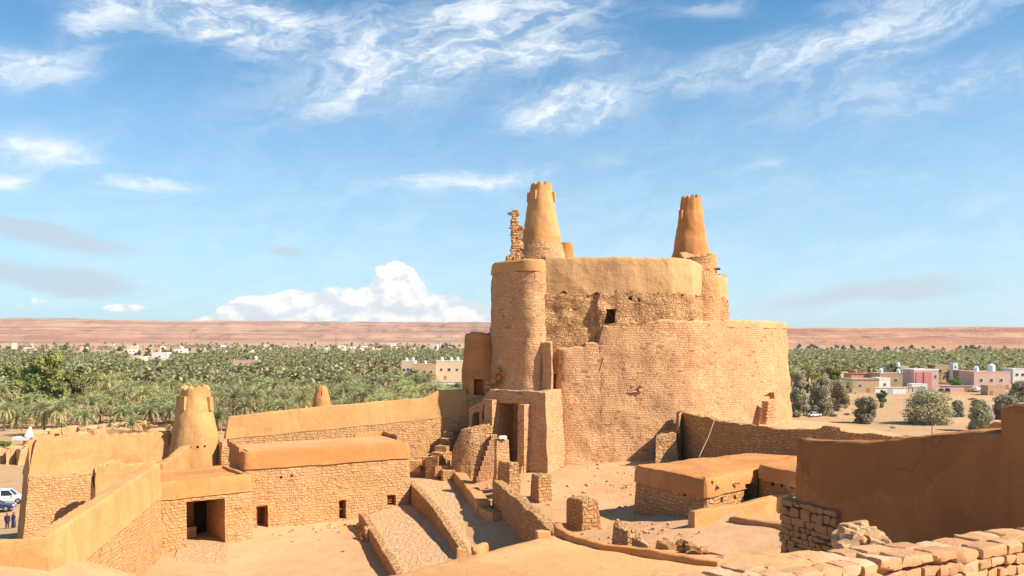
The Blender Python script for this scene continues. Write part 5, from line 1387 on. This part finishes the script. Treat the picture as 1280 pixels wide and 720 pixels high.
house('red_kiosk', 'tiny red kiosk among the tamarisks', 1052,1063,498.5,507,'h_red',3,0,[(.5,.5,1.2,.8,'h_white')],None,par=0,mr='h_white',cat='kiosk')
house('white_house', 'small white house between the long low house and the white tank tower', 1040,1053,478,489,'h_white',9,0,[(.3,.6,.9,.9,'h_tan'),(.7,.6,.9,.9,'h_tan')],None)
house('cream_house', 'cream house peeping over the roofs left of the red roofed house', 1044,1060,466,480,'h_cream',9,0,[(.4,.65,1.0,1.0,'h_white')],None,z=0)
house('brick_house', 'reddish brown house beyond the compound wall behind the slender tower', 1193,1206,461,473,'h_brown',9,0,[(.5,.65,1.0,1.0,'h_white')],None)
house('white_house', 'white two storey house at the far right beyond the pink villa', 1266,1284,462,480,'h_white',10,0,[(.3,.65,1.1,1.2,'h_tan'),(.7,.65,1.1,1.2,'h_tan')],None)
house('tan_house', 'low tan house among the palms right of the pink and rose house', 1150,1166,455,466,'h_tan',10,0,[(.5,.6,1.2,1.0,'h_white')],None)
for i_, (px, lab) in enumerate(((1062,'thin utility pole left of the long low house'),(1136,'thin utility pole beside the white compound wall'),(1176,'thin utility pole at the corner of the pinkish compound wall'),(1265,'thin utility pole right of the pink villa'))):
    D = ZC*F/(491-HY); up_ = thing('utility_pole', lab, 'pole', (X(px,D),D,0), 'utility poles of the near town'); mb = MB(); mb.tube([(0,0,0),(0,0,9.5)],[.12,.09],6); mb.build('pole', M['trunk'], up_, local=True); mb = MB(); mb.box((0,0,9.0),(1.7,.12,.12)); mb.build('crossarm', M['trunk'], up_, local=True)
tt = thing('tank_tower', 'white water tank on a pale tower among the tamarisks beside the keep', 'water tower', (X(1018,470),470,0))
mb = MB(); mb.box((0,0,1.6),(3.0,3.0,3.8)); mb.build('base', M['h_cream'], tt, local=True, smooth=None); mb = MB(); mb.tube([(0,0,3.4),(0,0,5.6),(0,0,6.2)],[1.3,1.3,.4],14); mb.build('tank', M['white'], tt, local=True)
# houses at mid distance left of the keep
for (a,b,tp,bt,m,lab,tk) in ((502,518,452.5,474,'h_cream','low cream house with rooftop tanks behind the palms',((.3,1.8),(.8,1.8))),(516,545,456,475.5,'h_tan','long tan house with arched yellow bay between the cream houses',((.5,1.6),)),(545,578,452,474.5,'h_cream','cream house with tanks on its roof next to the keep',((.2,1.8),(.55,1.8),(.8,1.8)))):
    h = house('flat_house', lab, a,b,tp,bt,m,14,0,[(.2,.55,1.3,1.5,'h_white'),(.5,.55,1.6,1.8,'h_white'),(.8,.55,1.3,1.5,'h_white')],(.35,1.4,2.3,'h_brown'),tanks=tk)
house('boundary_wall', 'low pale wall in front of the cream and tan houses', 500,580,477,481.5,'h_white',.4,0,(),None,par=0,cat='wall')
house('pink_farmhouse', 'low pale pink farmhouse with a small rooftop room among the palms', 291,321,451,459.5,'h_pink',10,0,[(.3,.5,1.5,1.2,'h_white')],None,tanks=((.9,3.0),))
house('white_farmhouse', 'white farmhouse standing above the palms left of the round tower', 190,209,441,450,'h_white',12,0,[(.5,.5,1.8,1.5,'h_tan')],None)
house('white_farmhouse', 'small white shed beside the white farmhouse', 166,181,446,451,'h_white',8,0,(),None)
house('cream_house', 'cream block house alone at the far left edge beyond the palms', 2,15,429,440,'h_cream',16,0,[(.5,.6,3,2.5,'h_tan')],None)
# many small houses of the far town
rg = random.Random(17)
for i in range(78):
    if i < 44: px = rg.gauss(465,62) if i < 34 else rg.uniform(240,330); py = rg.choice((434.5,436,437.5,439.5,441))+rg.uniform(-.5,.5)
    else: px = rg.uniform(20,330); py = rg.choice((435,437,439,442))+rg.uniform(-.6,.6)
    if px > 585 or px < 0: continue
    w_ = rg.uniform(5,12); hgt = rg.uniform(3.0,5.5); m = rg.choice(('h_white','h_white','h_cream','h_tan','h_pink'))
    col = {'h_white':'white','h_cream':'cream','h_tan':'tan','h_pink':'pale pink'}[m]
    house('town_house', 'small %s flat roofed house of the far town beyond the palm grove' % col, px-w_/2, px+w_/2, py-hgt, py, m, 12, rg.uniform(-.3,.3), [(.3,.6,2.2,2.0,'h_tan'),(.7,.6,2.2,2.0,'h_tan')] if py > 437 else (), None, group='%s houses of the far town' % col, par=1.0)
mast = thing('radio_mast', 'thin lattice radio mast rising from the far town', 'mast', (X(420,1500),1500,0))
mb = MB()
for sx in (-1,1): mb.tube([(sx*1.6,0,0),(sx*.3,0,36)],[.3,.18],5)
for k in range(8): mb.box((0,0,3+4*k),(3.0-.33*k,.2,.25))
mb.build('lattice', M['cargrey'], mast, local=True, smooth=None)

# adobe ruins outside the left wall
rs = (( (62,210,528,548),'long roofless adobe ruin at the edge of the palms behind the left wall'),((34,112,534,556),'low crumbled adobe wall ending at the left outer wall'),((112,160,526,545),'broken adobe gable with dark doorway gap'),((190,222,521,536),'small adobe ruin tucked behind the round tower'),((-20,36,548,580),'eroded mud bank with holes at the left picture edge'))
for i, ((a,b,tp,bt), lab) in enumerate(rs):
    D = ZC*F/(bt-HY); o = thing('adobe_ruin', lab, 'ruin', (X((a+b)/2,D),D,0), 'adobe ruins outside the fort'); r2 = random.Random(70+i)
    H = (bt-tp)/F*D; n = 7; pts = []
    for k in range(n+1): pts.append((X(a+(b-a)*k/n,D), D+r2.uniform(-2,2), -1, H*r2.uniform(.5,.75)))
    mb = MB(); strip(mb, pts, 1.6, .9, topnoise=.6, tfreq=.35, step=.6, r=.3); mb.build('front_wall', M['plaster_pale'], o, wob=.35, wsc=.35)
    mb = MB(); strip(mb, [(p[0]+3, p[1]+7, -1, p[3]*1.15) for p in pts[1:-1]], 1.4, .8, topnoise=.9, tfreq=.5, step=.9, r=.3); mb.build('back_wall', M['plaster_pale'], o, wob=.5, wsc=.35)
    for k in (1,4):
        mb = MB(); p = pts[k]; strip(mb, [(p[0],p[1],-1,p[3]),(p[0]+3,p[1]+7,-1,p[3]*1.1)], 1.2,.8, topnoise=.6, step=.9, r=.2); mb.build('cross_wall', M['plaster_pale'], o, wob=.4, wsc=.35)
sw = thing('small_watchtower', 'small adobe watch turret with two slit windows behind the rear wall', 'turret', (X(402,150),150,0))
pol = ccw(circ(X(402,150),150,1.95,24)); mb = MB(); shell(mb, pol, [(0,0,-.9),(.5,0,-.1),(.85,0,.55),(.97,0,1.0),(1,0,1.45)], z0=-.5, z1=16.0, step=.45, topnoise=.2, holes=[hole_px(pol,400.8,403.4,490,495.5,.8),hole_px(pol,401.5,404.5,509,513,.8)])
mb.build('shaft', M['plaster_red'], sw, wob=.12)
lp_ = thing('street_light', 'white street light mast with arm at the foot of the huge tree', 'street light', (X(27,215),215,0))
mb = MB(); mb.tube([(0,0,0),(0,0,9.0)],[.07,.05],8); mb.build('pole', M['cargrey'], lp_, local=True); mb = MB(); mb.tube([(0,0,9.0),(-1.6,0,9.2)],[.06,.05],6); mb.box((-1.8,0,9.2),(.6,.25,.15)); mb.build('lamp_arm', M['cargrey'], lp_, local=True)
pt = thing('rusty_post', 'thin rusty post standing behind the big brown wall', 'post', (X(1165,120),120,gz(X(1165,120),120)))
z_ = gz(X(1165,120),120); mb = MB(); mb.tube([(0,0,-.3),(0,0,Zy(525,120)-z_)],[.07,.06],8); mb.box((0,0,.1),(.35,.35,.2)); mb.build('shaft', M['rust'], pt, local=True)
# sheet covering, tarp
o = MB(); r2 = random.Random(6)
for k in range(9): o.stone((X(1217+r2.uniform(-4,6),400), 400+r2.uniform(-2,2), r2.uniform(.3,1.6)), (2.4,2.0,1.6), r2.uniform(0,3), .2, r2)
o = o.build('white_tarpaulin', M['white'], None, wob=.5, wsc=.7); tag(o, 'heap under a crumpled white tarpaulin in front of the compound wall', 'tarpaulin')
o = MB(); o.tube([P(36,545,190),P(38,534,190)],[.9,.2],8); o.box(P(30,548,190),(4,2,.6)); o = o.build('white_sheet', M['white'], None, wob=.2); tag(o, 'small white sheet standing on the ruin at the far left', 'sheet')

# road strip outside
mb = MB(); RP = []
for k in range(26):
    px = -60+k*4.4; D = 117+2.5*math.sin(k*.2)-k*.25
    for s_ in range(5):
        x_ = X(px, 117)-.2*k; y_ = D-9+4.5*s_; RP.append((x_, y_, gz(x_, y_)+.16))
mb.add(RP, [(k*5+j, (k+1)*5+j, (k+1)*5+j+1, k*5+j+1) for k in range(25) for j in range(4)]); o = mb.build('road', M['asphalt']); tag(o, kind='structure')

# dry scrub on the sandy flat at the right
rg = random.Random(123); sp = None
for k in range(30):
    px, py = rg.uniform(1000,1285), rg.uniform(492,536); D = ZC*F/(py-HY)
    if sp is None:
        sp = thing('desert_shrub', 'small dry shrub dotted about the sandy flat between the tamarisks', 'shrub', (0,0,0), 'dry shrubs on the sandy flat')
        cr, tk = leafy(random.Random(9), 1.2, 1.1, 1.1, 9, 500, .16, z0=0); cr.build('crown', M['tam'], sp, smooth=None, weld=False, local=True); tk.build('stem', M['trunk'], sp, local=True); t_ = sp
    else: t_ = copy_tree(sp)
    t_.location = (X(px,D), D, 0); s_ = rg.uniform(.5,1.5); t_.scale = (s_*1.2,s_,s_*.8); t_.rotation_euler = (0,0,rg.uniform(0,6))
# ---------------------------------------------------------------- cars and people
def car(name, label, x_, y_, z_, rz, paint, suv=True, group=None):
    c = thing(name, label, 'car', (x_, y_, z_), group, rz)
    L, W = (4.75, 1.86) if suv else (4.4, 1.76); H = 1.82 if suv else 1.45; hb = 1.05 if suv else .88
    prof = [(-L/2,.42,1),(-L/2,.75,1),(-L/2+.06,hb-.05,1),(-L/2+.25,hb,1),(L/2-1.35,hb,1),(L/2-.35,hb-.14,1),(L/2-.03,hb-.28,1),(L/2,.6,1),(L/2-.05,.38,1)]
    vs = []; fs = []; ys = [(-W/2+.0,0),(-W/2+.0,0),(W/2,0),(W/2,0)]; n = len(prof)
    for yy, ins in ((-W/2,.10),(-W/2+.10,0),(W/2-.10,0),(W/2,.10)):
        for (a, b, k) in prof:
            f = ins; vs.append((a*(1-f*.25), yy, .6+(b-.6)*(1-f*.6)))
    for r_ in range(3):
        for i in range(n): fs.append((r_*n+i, (r_+1)*n+i, (r_+1)*n+(i+1)%n, r_*n+(i+1)%n))
    fs += [tuple(range(n)), tuple(3*n+i for i in range(n-1,-1,-1))]
    mb = MB(); mb.add(vs, fs)
    # greenhouse pillars and roof
    g0, g1 = (-L/2+.22, L/2-1.3) if suv else (-L/2+.7, L/2-1.35); r0, r1 = (g0+.22, g1-.75) if suv else (g0+.65, g1-.75); wt = W/2-.2
    mb.box(((r0+r1)/2, 0, H-.03), (r1-r0, 2*wt, .07))
    for sx, (a, b) in ((0,(g0,r0)),(1,(g1,r1)),(2,((g0+g1)/2-.1,(r0+r1)/2+.1))):
        for sy in (-1,1): mb.tube([(a,sy*(W/2-.09),hb-.05),(b,sy*(wt-.04),H-.03)],[.055,.05],5)
    mb.build('body', M[paint], c, smooth=40, local=True)
    g = MB(); gv = [(g0+.03,-W/2+.11,hb-.03),(g1-.03,-W/2+.11,hb-.03),(g1-.03,W/2-.11,hb-.03),(g0+.03,W/2-.11,hb-.03),(r0,-wt+.04,H-.06),(r1,-wt+.04,H-.06),(r1,wt-.04,H-.06),(r0,wt-.04,H-.06)]
    g.add(gv, [(0,1,5,4),(1,2,6,5),(2,3,7,6),(3,0,4,7),(4,5,6,7)]); g.build('windows', M['glass'], c, smooth=None, local=True)
    for sx in (-L*.30, L*.31):
        for sy in (-1,1):
            w_ = MB(); w_.tube([(sx,sy*(W/2-.22),.36),(sx,sy*(W/2+.01),.36)],[.36,.36],18); t_ = w_.build('wheel', M['tyre'], c, local=True)
            w_ = MB(); w_.tube([(sx,sy*(W/2-.02),.36),(sx,sy*(W/2+.025),.36)],[.22,.21],14); w_.build('rim', M['rim'], t_, local=True)
    for sy in (-1,1):
        w_ = MB(); w_.box((L/2-.06,sy*(W/2-.33),.70),(.14,.40,.16)); w_.build('headlight', M['lamp'], c, local=True, smooth=None)
        w_ = MB(); w_.box((-L/2+.01,sy*(W/2-.2),.86),(.08,.22,.3)); w_.build('tail_light', M['redlamp'], c, local=True, smooth=None)
        w_ = MB(); w_.box((L/2-1.5,sy*(W/2+.09),hb+.08),(.12,.2,.14)); w_.build('mirror', M[paint], c, local=True, smooth=None)
    w_ = MB(); w_.box((L/2-.0,0,.48),(.12,W*.9,.2)); w_.build('bumper', M['cargrey'], c, local=True, smooth=None)
    return c
def gc(px, D): x_ = X(px, D); return x_, D, gz(x_, D)+.18
x_, y_, z_ = gc(9.5,117.5); car('parked_car', 'white sport utility car parked on the road at the left edge', x_, y_, z_, .25, 'carwhite')
x_, y_, z_ = gc(-6,110); car('parked_car', 'dark blue car half out of view at the left edge', x_, y_, z_, .3, 'carblue', False)
D = ZC*F/(527.5-HY); car('parked_car', 'white car in the shade under the broad spreading tamarisk', X(1153,D), D, .05, .2, 'carwhite', False)
D = ZC*F/(490.8-HY); car('parked_car', 'grey car by the compound wall, left of the other one', X(1176,D), D, .05, 1.3, 'cargrey')
car('parked_car', 'dark car by the compound wall, closest to its gate', X(1187,D), D+2, .05, 1.2, 'carblue')
D = ZC*F/(521-HY); car('parked_car', 'small pale car at the edge of the tamarisks beside the keep', X(1018,D), D, .05, .4, 'carwhite', False)

def person(label, x_, y_, z_, rz, top, bottom, robe=False, stride=.12):
    p = thing('person', label, 'person', (x_, y_, z_), None, rz)
    J = {}; edges = []; rad = []
    def j(n, co, r, par=None):
        J[n] = len(rad); rad.append((co, r)); 
        if par: edges.append((J[par], J[n]))
    j('pel',(0,0,.95),.15); j('waist',(0,.0,1.12),.125,'pel'); j('chest',(0,0,1.32),.155,'waist'); j('neck',(0,0,1.48),.06,'chest'); j('headb',(0,-.01,1.56),.085,'neck'); j('head',(0,-.02,1.64),.10,'headb'); j('crown',(0,-.01,1.70),.075,'head'); j('nose',(0,-.115,1.62),.018,'head')
    for s_, n in ((-1,'l'),(1,'r')):
        j('sh'+n,(s_*.19,0,1.42),.065,'chest'); j('el'+n,(s_*.25,.02*s_,1.15),.048,'sh'+n); j('wr'+n,(s_*.25,-.09,.92),.03,'el'+n); j('pa'+n,(s_*.25,-.105,.86),.034,'wr'+n)
        for k in range(4):
            b = (s_*.25-.028+.019*k, -.115, .81); j('f%d'%k+n, b, .010, 'pa'+n); j('g%d'%k+n,(b[0],-.12+.006*k*0,.765-.006*abs(k-1.5)),.008,'f%d'%k+n); j('h%d'%k+n,(b[0],-.105,.735-.01*abs(k-1.5)),.007,'g%d'%k+n)
        j('t0'+n,(s_*.25-s_*.045,-.12,.84),.012,'pa'+n); j('t1'+n,(s_*.25-s_*.055,-.14,.80),.009,'t0'+n)
        j('hip'+n,(s_*.09,0,.90),.10,'pel'); j('kn'+n,(s_*.10,-s_*stride*.6-.02,.50),.062,'hip'+n); j('an'+n,(s_*.10,-s_*stride,.09),.042,'kn'+n); j('toe'+n,(s_*.11,-s_*stride-.15,.035),.035,'an'+n)
        j('ear'+n,(s_*.088,.0,1.62),.018,'head')
    me = bpy.data.meshes.new('body'); me.from_pydata([c for c, r in rad], edges, []); o = bpy.data.objects.new('body', me); COL.objects.link(o); o.parent = p; me.materials.append(M['skin'])
    m = o.modifiers.new('skin','SKIN'); m.use_smooth_shade = True; o.modifiers.new('sub','SUBSURF').levels = 1; o.modifiers['sub'].render_levels = 1
    for i, (c, r) in enumerate(rad): me.skin_vertices[0].data[i].radius = (r, r)
    me.skin_vertices[0].data[0].use_root = True
    def loft(mb, rings, n=14):
        vs = []; fs = []
        for (cx, cy, z, rx, ry) in rings:
            for k in range(n): a = 2*math.pi*k/n; vs.append((cx+rx*math.cos(a), cy+ry*math.sin(a), z))
        for i in range(len(rings)-1):
            for k in range(n): fs.append((i*n+k, i*n+(k+1)%n, (i+1)*n+(k+1)%n, (i+1)*n+k))
        fs += [tuple(range(n-1,-1,-1)), tuple((len(rings)-1)*n+k for k in range(n))]; mb.add(vs, fs)
    t_ = MB(); low_ = .10 if robe else .82
    loft(t_, ([(0,0,.08,.27,.24),(0,0,.5,.23,.20)] if robe else [])+[(0,0,.84,.205,.165),(0,0,1.0,.20,.16),(0,0,1.15,.19,.15),(0,0,1.32,.225,.17),(0,0,1.43,.20,.13),(0,0,1.49,.085,.08)])
    for s_ in (-1,1): t_.tube([(s_*.19,0,1.42),(s_*.25,.02*s_,1.15),(s_*.252,-.075,.95)],[.085,.068,.052],10)
    t_.build('robe' if robe else 'shirt', M[top], p, local=True)
    if not robe:
        t_ = MB()
        for s_ in (-1,1): t_.tube([(s_*.09,0,.92),(s_*.10,-s_*stride*.6-.02,.50),(s_*.10,-s_*stride,.10)],[.125,.085,.065],12)
        loft(t_, [(0,0,.82,.19,.15),(0,0,.98,.195,.155)]); t_.build('trousers', M[bottom], p, local=True)
    t_ = MB()
    loft(t_, [(0,.035,1.56,.085,.07),(0,.025,1.64,.108,.10),(0,.01,1.71,.098,.098),(0,.0,1.755,.05,.05)]); t_.build('head_scarf' if robe else 'hair', M[bottom if robe else 'hair'], p, local=True)
    for s_ in (-1,1):
        t_ = MB(); t_.stone((s_*.11,-s_*stride-.05,.04),(.10,.27,.085),0,.02,random.Random(1)); t_.build('shoe', M['hair'], p, local=True)
    return p
x_ = X(9,98); person('standing person in dark purple top and dark trousers beside the outer wall', x_, 98, gz(x_,98)+.02, .6, 'cloth_purple', 'cloth_dark')
x_ = X(17,98); person('person in a long dark blue robe standing next to the outer wall', x_, 98, gz(x_,98)+.02, -.5, 'cloth_blue', 'cloth_blue', True)
# ---------------------------------------------------------------- air: even haze round camera and scene
hm = bpy.data.materials.new('desert_haze'); hm.use_nodes = True; t = NT(hm.node_tree); t.n.clear()
pv = t.new('ShaderNodeVolumePrincipled'); pv.inputs['Color'].default_value = (.86,.90,.95,1); pv.inputs['Density'].default_value = 4.5e-5; pv.inputs['Anisotropy'].default_value = .2
oo = t.new('ShaderNodeOutputMaterial'); t.l.new(pv.outputs[0], oo.inputs['Volume'])
mb = MB(); mb.box((0,4000,115),(40000,36000,240)); hzb = mb.build('haze', hm, smooth=None); tag(hzb, kind='stuff')
scene.cycles.volume_bounces = 0
